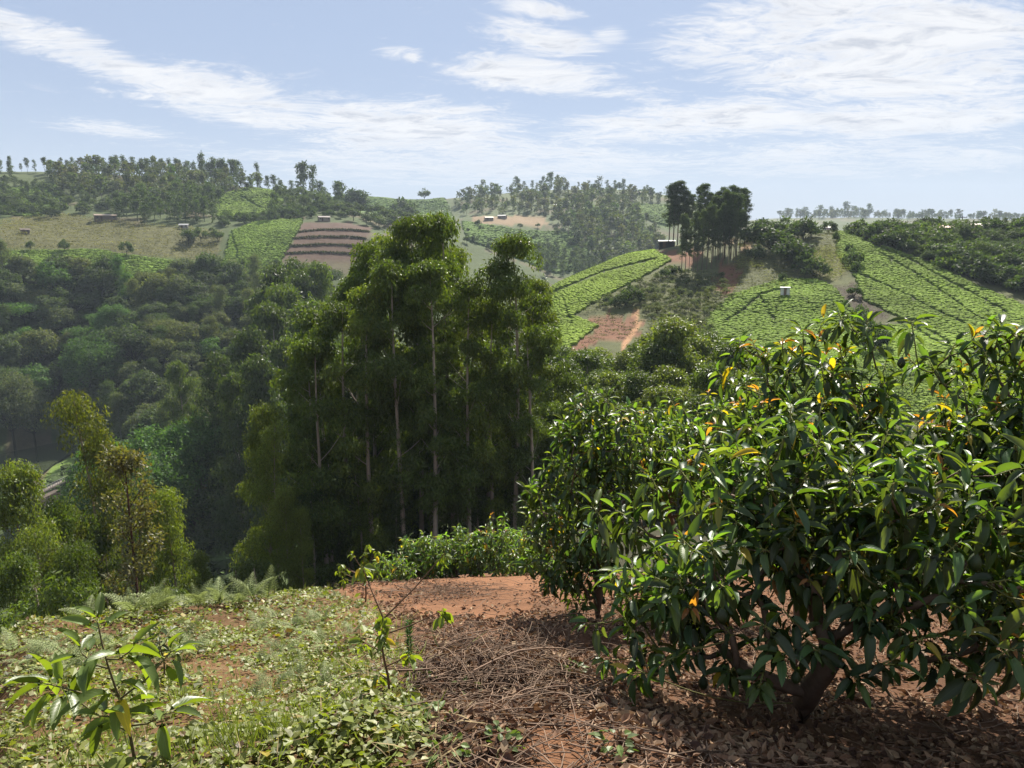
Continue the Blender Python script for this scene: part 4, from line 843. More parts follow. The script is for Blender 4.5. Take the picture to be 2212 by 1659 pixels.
for u, vb, vt in [(1330,665,640),(1352,660,628),(1370,655,622),(1365,645,615),(1310,655,640),(1440,600,575),(1460,598,572)]:
    stand(u, vb, vt, 'narrow dark young tree at the edge of the scrub slope', 'young trees on the scrub slope', .9, 'dark', 'far_bush', 'young_tree')
for u, vb, vt, w in [(1640,530,478,1.2),(1665,540,490,1.3),(1690,520,470,1.2),(1650,505,470,1.0),(1615,520,490,1.0),(1735,520,470,.9),(1752,512,478,.9),(1700,560,510,1.1),(1745,590,545,1.0),(1712,575,520,1.1),(1760,600,555,.9),(1790,500,476,.9),(1630,560,530,1.0)]:
    stand(u, vb, vt, 'dark rounded tree behind the maize plot on the right hill', 'rounded trees on the right brow', w, 'dark', 'far_bush', 'bushy_tree')
for u, vb, vt, w in [(1690,608,590,.8),(1842,575,535,.8),(1835,545,525,.7),(1808,520,500,.7),(1850,590,565,.7),(1845,640,615,.9),(1870,720,670,.6),(1880,740,690,.6),(1860,700,660,.7),(1890,760,700,.8)]:
    stand(u, vb, vt, 'dark bush along the gully between the tea fields', 'bushes along the gully', w, 'dark', 'far_bush', 'gully_bush')
belt = scatter([(1815,496),(1950,496),(2100,505),(2260,500),(2260,640),(2140,618),(2060,590),(2000,562),(1900,528)], 175, 180, 290, 2.5, rs)
for p in belt:
    uu = float(project(p)[0]); where = 'left end of the belt beside the bananas' if uu < 1940 else 'middle of the belt below the utility poles' if uu < 2080 else 'right end of the belt at the picture edge'
    lt = rs.random() < .25; k = 'far_bush' if rs.random() < .8 else 'wood'
    plant(k, 'hedge_tree', p, rs.uniform(3.6, 7.4), f"{'lighter green' if lt else 'dark'} leafy tree in the {where}", 'tree', f"{'lighter' if lt else 'dark'} trees in the {where.split(' of')[0]} of the right belt", 'gum' if lt else 'dark', 1.1, rs, sink=.3)
for u, v, r in [(2130,480,262),(2150,472,262),(2170,474,260),(2190,470,258),(2212,468,255),(2240,466,255),(2160,500,240),(2200,500,240),(2230,520,230),(2090,492,262)]:
    b = at_r(u, r, 480); plant('wood_gum', 'hedge_tree', b, max(4, float(EYE + r * slope_of(u, v) - b[2])), 'taller tree at the right edge above the tin roofs', 'tree', 'tall trees at the right edge', 'grey', 1.4, rs)
def banana(seed):
    r_ = np.random.default_rng(seed); g = Geo(); g.tube([[0, 0, -.3], [.03, 0, 1.1], [0, .05, 2.0]], [.16, .13, .09], 6, (.16, .17, .07))
    gl = Geo()
    for k in range(10):
        a = k * 2.4 + r_.uniform(-.3, .3); up = r_.uniform(.25, 1.3); L = r_.uniform(1.6, 2.4); t = np.linspace(0, 1, 6)
        d = np.array([math.cos(a), math.sin(a), 0]); s = np.array([-math.sin(a), math.cos(a), 0])
        P = np.array([0, 0, 2.0]) + d * (t * L * math.cos(up))[:, None] + np.array([0, 0, 1]) * (t * L * math.sin(up) - t ** 2.2 * L * .75)[:, None]
        w = .30 * np.sin(np.clip(t * 1.05 + .05, 0, 1) * 3.14) ** .6 + .01
        V = np.stack([P + s * w[:, None] - np.array([0, 0, .1]) * w[:, None], P, P - s * w[:, None] - np.array([0, 0, .1]) * w[:, None]], 1).reshape(-1, 3)
        F = [[i * 3 + q, i * 3 + q + 1, i * 3 + 4 + q, i * 3 + 3 + q] for i in range(5) for q in (0, 1)]
        gl.add(V, F, (.12, .19, .05))
    return g.mesh('banana_stem', M_BARK, True), gl.mesh('banana_leaves', M_LEAF)
BAN = [banana(k) for k in range(4)]
for i, (u, v) in enumerate([(1640,500),(1652,498),(1668,497),(1680,500),(1632,506),(1660,506),(1700,500),(1715,500),(1722,502),(1708,508),(1838,500),(1850,498),(1862,499),(1875,500),(1886,502),(1898,503),(1845,506),(1868,506),(1908,508),(1925,510),(1985,530),(1995,535),(2005,545),(2020,555),(2150,560),(2165,565)]):
    p = hit(u, v, 150, 300)[0]
    if np.isnan(p[0]): p = at_r(u, 238, v)
    o = empty('banana_plant', p, rs.uniform(0, 6.28)); s = rs.uniform(1.0, 1.5); o.scale = (s, s, s); link('stem', BAN[i % 4][0], o); link('leaves', BAN[i % 4][1], o)
    tag(o, 'banana plant with arching leaves on the right hill', 'banana plant', 'banana plants on the right hill')
# ------------------------------------------------------------------ buildings
def hut(name, p, rz, w, d, h, wall, roof, label, cat='house', rise=.6, flat=False, doors=1, wins=2, over=.35):
    o = empty(name, p, rz); g = Geo(); g.box((0, 0, h / 2 - .6), (w, d, h + 1.2), 0, wall); link('wall', g.mesh('wall', M_WALL), o)
    g = Geo()
    if flat:
        V = [[-w/2-over, -d/2-over, h+.02], [w/2+over, -d/2-over, h+.02], [w/2+over, d/2+over, h+rise], [-w/2-over, d/2+over, h+rise]]
        V += [[a, b, c + .07] for a, b, c in V]; g.add(V, [[3,2,1,0],[4,5,6,7],[0,1,5,4],[1,2,6,5],[2,3,7,6],[3,0,4,7]], roof)
    else:
        for sy in (-1, 1):
            V = [[-w/2-over, sy*(d/2+over), h-.12], [w/2+over, sy*(d/2+over), h-.12], [w/2+over, 0, h+rise], [-w/2-over, 0, h+rise]]
            V += [[a, b, c + .06] for a, b, c in V]; F = [[3,2,1,0],[4,5,6,7],[0,1,5,4],[1,2,6,5],[2,3,7,6],[3,0,4,7]]; g.add(V, F if sy > 0 else [f[::-1] for f in F], roof)
        for sx in (-1, 1):
            x = sx * w / 2; g.add([[x, -d/2, h-.01], [x, d/2, h-.01], [x, 0, h + rise - .04]], [[0, 1, 2]], np.array(wall) * .9)
    link('roof', g.mesh('roof', M_ROOF), o)
    for k in range(doors):
        g = Geo(); g.box((w * (-.2 + .45 * k), -d / 2 - .02, .95), (.85, .06, 1.9), 0, (.10, .06, .04)); link('door', g.mesh('door', M_WALL), o)
    for k in range(wins):
        x = w * (-.38 + .76 * k / max(1, wins - 1)) if wins > 1 else w * .28; g = Geo(); g.box((x, -d / 2 - .02, 1.45), (.8, .05, .7), 0, (.05, .05, .06)); link('window', g.mesh('window', M_WALL), o)
    return tag(o, label, cat)
def face_cam(p): return math.atan2(-p[0], p[1]) * 1.0
def hut_at(u, v, r0, w, d, h, wall, roof, label, turn=0.0, **kw):
    p = hit(u, v, r0, 1300)[0]
    if np.isnan(p[0]): p = at_r(u, r0 * 1.15, v)
    return hut(kw.pop('name', 'farm_house'), p, -math.atan2(p[0], p[1]) + turn, w, d, h, wall, roof, label, **kw)
hut_at(228, 476, 320, 9.5, 4, 2.4, (.16,.12,.10), (.36,.27,.19), 'long brown farm building with a rusty roof at the top of the stubble field', .1)
hut_at(398, 494, 320, 4, 3, 1.8, (.3,.28,.26), (.45,.45,.45), 'small pale-roofed hut beside the garden bushes on the left hill', -.2, wins=1)
hut_at(55, 505, 320, 3.2, 2.5, 1.7, (.12,.09,.07), (.2,.15,.11), 'tiny dark hut at the far left of the stubble', .1, wins=1)
hut_at(700, 478, 420, 6, 4, 2.2, (.3,.25,.2), (.24,.2,.17), 'low hut above the ploughed brown field', .2)
hut_at(860, 478, 420, 6, 4, 2.2, (.3,.27,.24), (.32,.32,.33), 'pale-roofed hut behind the top of the central grove', -.2)
for i, (u, v) in enumerate([(1085,472),(1056,476),(1205,448),(1385,420)]):
    hut_at(u, v, 480, 6.5, 4.5, 2.2, (.25,.2,.16), (.30,.30,.30) if i % 2 == 0 else (.25,.18,.13), ['pale-roofed farmhouse beside the terraces of the middle hill','small house left of the terraces on the middle hill','white-roofed house below the wooded top of the middle hill','farmhouse near the right end of the middle hill','brown house on the skyline of the middle hill','house half way down the wooded face of the middle hill'][i], (-.3, .2, .1, -.2, .3, 0)[i])
hut_at(1640, 492, 200, 6.5, 4, 2.0, (.2,.15,.12), (.62,.62,.64), 'low house with bright tin roof beside the tall stand', .15)
hut_at(1668, 494, 200, 6, 4, 2.0, (.2,.15,.12), (.42,.34,.28), 'low house with dull brown roof behind the bananas', -.1)
hut_at(1786, 496, 200, 8.5, 4.5, 2.6, (.34,.15,.12), (.45,.40,.38), 'reddish farmhouse with a tin roof on top of the right hill', .2)
hut_at(2068, 512, 200, 8, 5, 2.6, (.3,.16,.11), (.36,.20,.15), 'rusty red-roofed house among the trees at the right', -.2)
hut_at(2100, 508, 215, 9, 5, 2.6, (.3,.2,.15), (.45,.38,.32), 'grey-brown roofed house behind the rusty red roof', .1)
hut_at(2052, 522, 200, 4.5, 3, 2.0, (.28,.2,.16), (.62,.60,.58), 'small pale tin shed in front of the rusty red roof', .1, wins=1)
hut_at(1440, 535, 180, 4.6, 3, 1.9, (.035,.03,.03), (.06,.055,.055), 'dark timber shed left of the tall tree stand', .1, name='timber_shed', cat='shed', flat=True, rise=.3, wins=0)
def cabin():
    p = hit(1695, 641, 120, 280)[0]; o = empty('latrine_cabin', p, -math.atan2(p[0], p[1]) + .05)
    g = Geo(); g.box((0, .0, .9), (1.9, 1.5, 2.2), 0, (.40, .36, .33)); link('wall', g.mesh('wall', M_WALL), o)
    for x in (-.62, .62):
        g = Geo(); g.box((x, -.78, 1.15), (.62, .05, 1.75), 0, (.78, .78, .80)); link('panel', g.mesh('panel', M_ROOF), o)
    g = Geo(); g.box((0, -.775, 1.1), (.52, .05, 1.7), 0, (.22, .16, .12)); link('door', g.mesh('door', M_WALL), o)
    g = Geo(); g.box((0, -.05, 2.08), (2.15, 1.85, .06), 0, (.6, .6, .62)); link('roof', g.mesh('roof', M_ROOF), o)
    tag(o, 'small white-panelled cabin with a brown door standing in the tea', 'cabin')
cabin()
def pole(u, r, vt, label, arm=True, rad=.14):
    b = at_r(u, r, 480); h = float(EYE + r * slope_of(u, vt) - b[2]); o = empty('utility_pole', b, rs.uniform(-.3, .3)); g = Geo(); g.tube([[0, 0, -.5], [0, 0, h * .5], [.02, 0, h]], [rad, rad * .9, rad * .7], 7, (.10, .085, .07)); link('post', g.mesh('post', M_BARK, True), o)
    if arm:
        g = Geo(); g.box((0, -.15, h - .5), (2.4, .14, .16), 0, (.12, .10, .08)); link('crossarm', g.mesh('crossarm', M_BARK), o)
        for x in (-1.05, 0.35, 1.05):
            g = Geo(); g.tube([[x, -.15, h - .42], [x, -.15, h - .2], [x, -.15, h - .12]], [.05, .08, .03], 6, (.5, .5, .5)); link('insulator', g.mesh('insulator', M_CONC), o)
    tag(o, label, 'pole')
pole(1995, 244, 470, 'utility pole with a crossarm above the right tea field'); pole(2078, 256, 466, 'utility pole behind the tin roofs at the right'); pole(1957, 244, 478, 'short leaning pole in the dark belt on the right hill', False)
pole(724, 815, 425, 'leftmost pole on the skyline of the middle ridge', False, .2); pole(793, 815, 428, 'pole on the skyline between two others on the middle ridge', False, .2); pole(880, 815, 436, 'rightmost pole on the skyline of the middle ridge', False, .2)
# ------------------------------------------------------------------ weir
def weir():
    A = at_r(56, 202, 985); B = at_r(136, 212, 985); zt = -58.4; d = np.array([B[0] - A[0], B[1] - A[1]]); L = float(np.hypot(*d)); rz = math.atan2(d[1], d[0])
    o = empty('weir', (A[0], A[1], zt), rz); c = (.095, .075, .06)
    g = Geo(); g.box((L * .31, -1.1, -5.2), (L * .62, 1.6, 9.4), 0, c, taper=.97); link('wall', g.mesh('wall', M_CONC), o)
    g = Geo(); g.add([[L*.62, -1.8, -9.8], [L*1.05, -1.5, -9.8], [L*1.05, -1.5, -5], [L*.62, -1.8, -2.2], [L*.62, .3, -9.8], [L*1.05, .3, -9.8], [L*1.05, .3, -5], [L*.62, .3, -2.2]], [[0,1,2,3],[7,6,5,4],[3,2,6,7],[1,5,6,2],[0,3,7,4]], (.12, .085, .065)); link('wing_wall', g.mesh('wing_wall', M_CONC), o)
    g = Geo(); g.box((L * .52, .9, -.1), (L * 1.06, 1.2, .28), 0, (.22, .19, .165)); dk = link('walkway', g.mesh('walkway', M_CONC), o)
    for k in range(15):
        g = Geo(); g.box((L * (.02 + k * .07), .4, .55), (.09, .09, 1.15), 0, (.40, .40, .40)); link('post', g.mesh('post', M_CONC), dk)
    for z in (.65, 1.08):
        g = Geo(); g.box((L * .51, .4, z), (L * 1.0, .06, .06), 0, (.36, .36, .36)); link('rail', g.mesh('rail', M_CONC), dk)
    tag(o, 'old stained concrete weir with a railed walkway across the river', 'weir')
    p = np.array([A[0], A[1], zt]); s = empty('notice_board', (p[0] + .8, p[1] - .2, zt), rz)
    g = Geo(); g.box((0, -.9, 1.25), (2.6, .12, 1.15), 0, (.72, .74, .78)); link('panel', g.mesh('panel', M_CONC), s)
    for x in (-.9, .9):
        g = Geo(); g.box((x, -.8, .3), (.1, .1, 1.9), 0, (.2, .18, .16)); link('leg', g.mesh('leg', M_CONC), s)
    g = Geo(); g.box((.1, -.2, 1.6), (2.5, 1.2, .9), 0, (.10, .09, .09)); link('hood', g.mesh('hood', M_CONC), s)
    tag(s, 'blank white board at the left end of the weir walkway', 'board')
weir()
print('HILL', len(bpy.data.objects))
# ------------------------------------------------------------------ foreground: avocado trees
def grow(root, fork, targets, rs, k=.55, wander=.05):
    """join every target to the nearest part of the growing skeleton; returns paths with branch weight"""
    nodes = [np.array(root), np.array(fork)]; par = [-1, 0]; plen = [0, np.linalg.norm(nodes[1] - nodes[0])]
    order = np.argsort(np.linalg.norm(targets - fork, axis=1)); tips = []
    for t in targets[order]:
        N = np.array(nodes[1:]); d = np.linalg.norm(N - t, axis=1) + k * np.array(plen[1:]) * .5 + np.where(N[:, 2] > t[2] + .05, .25, 0)
        j = int(np.argmin(d)) + 1; a = nodes[j]; L = np.linalg.norm(t - a); m = max(2, int(L / .12)); prev = j
        side = rs.normal(size=3) * wander * L; side[2] -= .06 * L
        for q in range(1, m + 1):
            f = q / m; p = a + (t - a) * f + side * math.sin(f * math.pi); nodes.append(p); par.append(prev); plen.append(plen[prev] + L / m); prev = len(nodes) - 1
        tips.append(prev)
    nodes = np.array(nodes); par = np.array(par); cnt = np.zeros(len(nodes))
    for t in tips: cnt[t] += 1
    for i in range(len(nodes) - 1, 0, -1): cnt[par[i]] += cnt[i]
    return nodes, par, cnt, np.array(tips)
def skeleton_tubes(g, nodes, par, cnt, r1, power, rmin, col, young, sides=6):
    kids = {}
    for i in range(1, len(nodes)): kids.setdefault(par[i], []).append(i)
    rad = np.maximum(rmin, r1 * cnt ** power); done = set(); stack = [0]
    while stack:
        i = stack.pop()
        for k in kids.get(i, []):
            if k in done: continue
            path = [i, k]; done.add(k)
            while True:
                nx = [q for q in kids.get(path[-1], []) if q not in done]
                if not nx: break
                b = max(nx, key=lambda q: cnt[q]); path.append(b); done.add(b)
            stack.extend(path[1:])
            r = rad[path].copy(); r[0] = min(r[0], r[1] * 1.15); c = young if r[1] < rmin * 2.2 else col
            g.tube(nodes[path], r, sides if r[1] > rmin * 2 else 4, c)
def fruit_mesh():
    t = np.linspace(0, 1, 9); rad = np.sin(np.clip(t, .0, 1) * math.pi) ** .7 * (.62 + .38 * t); rad[0] = .06; rad[-1] = .05; g = Geo(); g.tube(np.stack([0 * t, 0 * t, -t * 1.35], 1), rad * .5, 12, (1, 1, 1)); return g.mesh('avocado_fruit', M_FRUIT, True)
FRUIT = fruit_mesh()
def one_leaf(k):
    g = Geo(); T = AVO[k]; g.add(T[0] * np.array([1, .32, 1]), T[1], (1, 1, 1), lf=T[0]); g.more(T[2], 0); return g.mesh('avocado_leaf', M_AVO, True, True)
LEAFM = [one_leaf(k) for k in range(5)]
def frame(P, X, N, L):
    X = Vector(X).normalized(); Y = Vector(N).cross(X).normalized(); Z = X.cross(Y); m = Matrix((X, Y, Z)).transposed().to_4x4(); m = Matrix.Translation(Vector(P)) @ m @ Matrix.Scale(L, 4); return m
MATURE = np.array([.036, .066, .027])
def avocado_tree(base, env, n_tips, L0, label, seed, fork=(0, 0, .25), r1=.0042, flush=.25, n_ind=300, n_fruit=0, per=(8, 13), name='avocado_tree', droop=(.35, 1.35), minz=.12, light=1.0, extra=None, group=None, bark=(.20, .14, .10), axis=(0, 0, 1)):
    rs = np.random.default_rng(seed); o = empty(name, base); tag(o, label, 'tree', group); T = []
    w = np.array([e[1][0] * e[1][1] * e[1][2] for e in env]) ** .75; w /= w.sum()
    while len(T) < n_tips:
        c, rad = env[rs.choice(len(env), p=w)]; d = rand_dirs(1, rs)[0] * (rs.random() ** .30) * rs.uniform(.85, 1.18); p = np.array(c) + d * np.array(rad)
        if p[2] > minz: T.append(p)
    if extra: T += [np.array(e) for e in extra]
    T = np.array(T); nodes, par, cnt, tips = grow((0, 0, -.1), fork, T, rs)
    gb = Geo(); skeleton_tubes(gb, nodes, par, cnt, r1, .5, .0042, bark, (.20, .20, .07))
    P, X, N, LL, CC, PET = [], [], [], [], [], []
    cen = T.mean(0); camv = np.array([0, 0, EYE]) - np.array(base)
    for t in tips:
        tip = nodes[t]; d = nodes[t] - nodes[par[t]]; d = nrm(d) + np.array([0, 0, .35]) + .5 * nrm(tip - cen); d = nrm(d); fl = rs.random() < flush
        n = rs.integers(*per); sh = L0 * rs.uniform(.55, .95); a0 = rs.uniform(0, 6.28); e1 = nrm(np.cross(d, [.3, .7, .2])); e2 = np.cross(d, e1)
        gb.tube(np.array([tip, tip + d * sh]), [.0045, .003], 4, (.20, .22, .07))
        for i in range(n):
            f = i / (n - 1); az = a0 + i * 2.4; ang = R(28 + 75 * (1 - f) + rs.normal() * 9); x = d * math.cos(ang) + (e1 * math.cos(az) + e2 * math.sin(az)) * math.sin(ang)
            x = x + np.array([0, 0, -1]) * rs.uniform(*droop) * (1 - f * .75); x = nrm(x); q = tip + d * sh * (.15 + .85 * f); young = fl and f > .62
            l = L0 * rs.choice([.6, .85, 1.0, 1.15, 1.3]) * rs.uniform(.9, 1.1) * ((.45 if f > .85 else .7) if young else (1 - .25 * f)); pet = .16 * l
            up = nrm(np.array([0, 0, 1.0]) + .6 * d + rs.normal(size=3) * .35)
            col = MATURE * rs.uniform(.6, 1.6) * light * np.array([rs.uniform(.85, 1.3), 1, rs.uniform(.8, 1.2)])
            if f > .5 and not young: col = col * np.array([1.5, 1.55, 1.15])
            if rs.random() < .008: col = np.array([.30, .24, .03])
            if young: col = np.array([.27, .135, .045]) * rs.uniform(.6, 1.25) if f > .75 else np.array([.19, .19, .03])
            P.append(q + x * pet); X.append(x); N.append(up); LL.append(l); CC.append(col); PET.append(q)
    P, X, N, LL, CC, PET = map(np.array, (P, X, N, LL, CC, PET))
    for a, b in zip(PET, P): gb.tube(np.array([a, b]), [.0028, .002], 3, (.30, .30, .09), cap=False)
    link('branches', gb.mesh('branches', M_WOOD, True), o)
    score = np.linalg.norm(P - camv, axis=1) - LL; idx = np.argsort(score); u, v = project(P + np.array(base)); vis = (u > -20) & (u < 2240) & (v < 1680)
    idx = np.concatenate([idx[vis[idx]], idx[~vis[idx]]]); big = idx[:n_ind]; rest = idx[n_ind:]
    for i in big:
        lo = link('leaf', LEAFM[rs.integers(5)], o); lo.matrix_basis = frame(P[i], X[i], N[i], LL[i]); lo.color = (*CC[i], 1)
    if len(rest):
        g = Geo(); kk = rs.integers(0, 5, len(rest))
        for k in range(5):
            r_ = rest[kk == k]; put_leaves(g, P[r_], X[r_], N[r_], LL[r_], LL[r_] * .32, AVO[k], CC[r_])
        fo = link('foliage', g.mesh('foliage', M_AVO, True, True), o); fo['kind'] = 'stuff'
    for i in range(n_fruit):
        t = tips[rs.integers(len(tips))]; p = nodes[t] + np.array([rs.normal() * .03, rs.normal() * .03, -rs.uniform(.08, .16)]); s = rs.uniform(.055, .075)
        fo = link('fruit', FRUIT, o); fo.location = p; fo.scale = (s, s, s); fo.rotation_euler = (rs.normal() * .2, rs.normal() * .2, 0); c = np.array([.035, .065, .018]) * rs.uniform(.7, 1.3); fo.color = (*c, 1)
        g = Geo(); g.tube(np.array([[0, 0, 0], [(nodes[t] - p)[0] / s, (nodes[t] - p)[1] / s, (nodes[t] - p)[2] / s]]), [.04, .03], 4, (.22, .22, .08)); so = link('stalk', g.mesh('stalk', M_WOOD), fo)
        fo.rotation_euler = (0, 0, rs.uniform(0, 6.28)); so.rotation_euler = (0, 0, -fo.rotation_euler[2]); so.color = (1, 1, 1, 1)
    return o
def gpoint(u, v, rmin=1.2, rmax=40): return hit(u, v, rmin, rmax)[0]
def rel(base, u, v, dist):
    """offset from a tree's base to the point seen at (u, v), dist metres from the camera along the ground"""
    d = ray(u, v); h = math.hypot(d[0], d[1]); return np.array([d[0] / h * dist, d[1] / h * dist, EYE + d[2] / h * dist]) - base
bA = gpoint(1730, 1562); rA = math.hypot(bA[0], bA[1])
avocado_tree(bA, [(rel(bA, 1560, 1180, rA - .15), (.50, .55, .42)), (rel(bA, 1880, 1160, rA), (.60, .6, .45)), (rel(bA, 2110, 1180, rA - .1), (.50, .55, .48)), (rel(bA, 1740, 1060, rA + .1), (.45, .5, .38)), (rel(bA, 1460, 1260, rA + .1), (.30, .4, .25))],
    250, .138, 'nearest low avocado tree with spreading branches and hanging fruit', 1, (0.02, .02, .12), .0040, .04, 300, 26, extra=[rel(bA, 1705, 915, rA - .1), rel(bA, 1690, 960, rA - .15), rel(bA, 1730, 945, rA - .05), rel(bA, 1500, 1420, rA - .3), rel(bA, 1590, 1430, rA - .35), rel(bA, 1800, 1420, rA - .35), rel(bA, 2000, 1420, rA - .3), rel(bA, 2110, 1400, rA - .3), rel(bA, 1660, 1400, rA - .4), rel(bA, 1420, 1400, rA - .2)] + [rel(bA, 1310 + 68 * k, 1345 + 40 * math.sin(k * 2.1), rA - .25 - .2 * abs(math.sin(k * 1.3))) for k in range(14)] + [rel(bA, 1340 + 62 * k, 1425 + 30 * math.sin(k * 1.7), rA - .35 - .25 * abs(math.sin(k * 2.3))) for k in range(14)] + [rel(bA, 1380 + 75 * k, 1290 + 30 * math.sin(k * 1.1), rA - .3) for k in range(11)] + [rel(bA, 1300 + 22 * k, 1120 + 34 * k * (k % 3), rA + .1) for k in range(7)])
bB = gpoint(1290, 1345); rB = math.hypot(bB[0], bB[1])
avocado_tree(bB, [(rel(bB, 1285, 1090, rB), (.50, .6, .72)), (rel(bB, 1300, 960, rB), (.42, .5, .5)), (rel(bB, 1200, 1130, rB), (.28, .4, .62)), (rel(bB, 1390, 1010, rB + .2), (.32, .4, .45)), (rel(bB, 1250, 1240, rB), (.38, .4, .3))],
    290, .122, 'tall dark avocado tree standing beside the red path', 2, (0, 0, .3), .0032, .08, 300, 12, light=.9)
bC = at_r(1745, 5.6, 1100); rC = 5.6
avocado_tree(bC, [(rel(bC, 1740, 915, rC), (.52, .6, .55)), (rel(bC, 1640, 985, rC), (.42, .5, .42)), (rel(bC, 1850, 1015, rC), (.5, .5, .5)), (rel(bC, 1760, 1115, rC), (.7, .6, .5))],
    255, .135, 'tall avocado tree with orange shoots against the tea hill', 3, (0, 0, .5), .0032, .20, 300, 24, extra=[rel(bC, u_, v_ + 25, rC) for u_, v_ in ((1590, 770), (1612, 730), (1640, 745), (1690, 735), (1735, 720), (1765, 700), (1800, 690), (1822, 675), (1845, 690), (1872, 700), (1885, 740), (1660, 770), (1575, 800), (1905, 790))])
bD = at_r(2150, 5.3, 1100); rD = 5.3
avocado_tree(bD, [(rel(bD, 2160, 988, rD), (.5, .6, .55)), (rel(bD, 2060, 1078, rD), (.45, .5, .42)), (rel(bD, 2240, 968, rD), (.5, .5, .6)), (rel(bD, 2150, 1168, rD), (.7, .6, .45))],
    250, .135, 'avocado tree with yellow-orange shoots at the right edge', 4, (0, 0, .5), .0032, .20, 300, 22, extra=[rel(bD, u_, v_ + 25, rD) for u_, v_ in ((1975, 705), (1985, 770), (2020, 780), (2050, 745), (2085, 730), (2110, 720), (2150, 725), (2175, 715), (2200, 705), (2225, 700), (2065, 790), (2130, 770))])
bE = at_r(1500, 8.2, 1100); rE = 8.2
avocado_tree(bE, [(rel(bE, 1500, 980, rE), (.75, .7, .6)), (rel(bE, 1580, 1000, rE), (.6, .6, .6)), (rel(bE, 1430, 1000, rE), (.5, .6, .6))],
    220, .125, 'avocado tree half hidden between the dark tree and the tallest one', 5, (0, 0, .5), .0032, .08, 200, 0, light=1.1)
for i, (u, v, r, vt, w, lab) in enumerate([(1070,1245,13.2,1122,.62,'rightmost round avocado bush at the far end of the red path'),(985,1246,13.0,1142,.5,'middle round avocado bush at the far end of the red path'),(905,1246,13.4,1160,.42,'leftmost small avocado bush at the far end of the red path'),(1130,1243,14.0,1140,.55,'avocado bush tucked behind the dark avocado tree by the path')]):
    b = at_r(u, r, v); h = float(EYE + r * slope_of(u, vt) - b[2]); avocado_tree(b, [((0, 0, h * .55), (w, w, h * .42)), ((w * .4, 0, h * .4), (w * .7, w * .7, h * .36)), ((-w * .5, 0, h * .36), (w * .6, w * .6, h * .33))], 120, .125, lab, 20 + i, (0, 0, .15), .0035, .08, 120, 0, (7, 11), 'avocado_bush', light=1.25)
b = at_r(845, 12.6, 1240); avocado_tree(b, [((0, 0, .25), (.35, .3, .22))], 40, .11, 'low grey-green bush at the left end of the avocado bushes', 31, (0, 0, .08), .003, 0, 60, 0, (6, 10), 'low_bush', light=1.3)
# young avocado at the lower left, built shoot by shoot
def young_avocado(base, H, lean, label, seed, L0, sides, leaves_top=7, light=1.0, name='avocado_sapling'):
    rs = np.random.default_rng(seed); o = empty(name, base); tag(o, label, 'sapling'); t = np.linspace(0, 1, 9); S = np.stack([lean * t * H + .015 * np.sin(t * 5), .01 * np.cos(t * 4), t * H], 1); S[0, 2] = -.05
    g = Geo(); g.tube(S, .0085 - .0055 * t, 7, (.16, .13, .07)); L = []
    at = lambda f: np.array([np.interp(f, t, S[:, k]) for k in range(3)])
    def whorl(p, d, n, l, dr):
        a0 = rs.uniform(0, 6.28); e1 = nrm(np.cross(d, [.3, .7, .2])); e2 = np.cross(d, e1)
        for i in range(n):
            f = i / max(1, n - 1); az = a0 + i * 2.4; ang = R(25 + 65 * (1 - f)); x = nrm(d * math.cos(ang) + (e1 * math.cos(az) + e2 * math.sin(az)) * math.sin(ang) + np.array([0, 0, -dr * (1 - f)]))
            q = p - d * .05 * (1 - f); L.append((q, q + x * .025, x, l * rs.uniform(.7, 1.15) * (1 - .3 * f)))
    whorl(S[-1], np.array([0, 0, 1.0]), leaves_top, L0 * .75, .1)
    for f, az, ln, up, n in sides:
        a = at(f); e = a + np.array([math.cos(az) * ln, math.sin(az) * ln, up * ln]); m = (a + e) / 2 - np.array([0, 0, .02]); g.tube(np.array([a, m, e]), [.005, .004, .003], 5, (.17, .15, .07)); whorl(e, nrm(e - m), n, L0, .7)
    for k in range(12):
        f = rs.uniform(.3, .92); a = at(f); az = rs.uniform(0, 6.28); x = nrm(np.array([math.cos(az), math.sin(az), rs.uniform(-.4, .3)])); L.append((a, a + x * .03, x, L0 * rs.uniform(.6, 1.0)))
    for a, b_, x, l in L: g.tube(np.array([a, b_]), [.0025, .002], 4, (.32, .34, .10))
    link('stem', g.mesh('stem', M_WOOD, True), o)
    for i, (a, b_, x, l) in enumerate(L):
        lo = link('leaf', LEAFM[rs.integers(5)], o); lo.matrix_basis = frame(b_, x, nrm(np.array([0, 0, 1]) + rs.normal(size=3) * .3), l); c = np.array([.085, .13, .03]) * rs.uniform(.7, 1.3) * light
        if i == len(L) - 3: c = np.array([.42, .36, .03]); lo['label'] = 'yellowing leaf'
        lo.color = (*c, 1)
    return o
bS = gpoint(292, 1680)
hS = float(EYE + math.hypot(bS[0], bS[1]) * slope_of(250, 1345) - bS[2])
young_avocado(bS, hS, -.09, 'young avocado plant with broad pale leaves at the lower left', 51, .20, [(.30, 2.95, .34, .55, 6), (.34, -.3, .22, .5, 5), (.52, .5, .22, .75, 6), (.55, 3.6, .25, .5, 6), (.72, 3.3, .10, .8, 5), (.78, -.2, .12, .4, 4), (.45, -1.6, .15, .5, 4)])
bT = gpoint(352, 1468); young_avocado(bT, .42, .05, 'smaller dark avocado plant behind the pale one at the lower left', 52, .13, [(.5, .2, .12, .6, 6), (.6, 2.6, .12, .6, 6), (.8, 4, .08, .6, 5), (.7, 1.2, .1, .7, 5)], 6, .55)
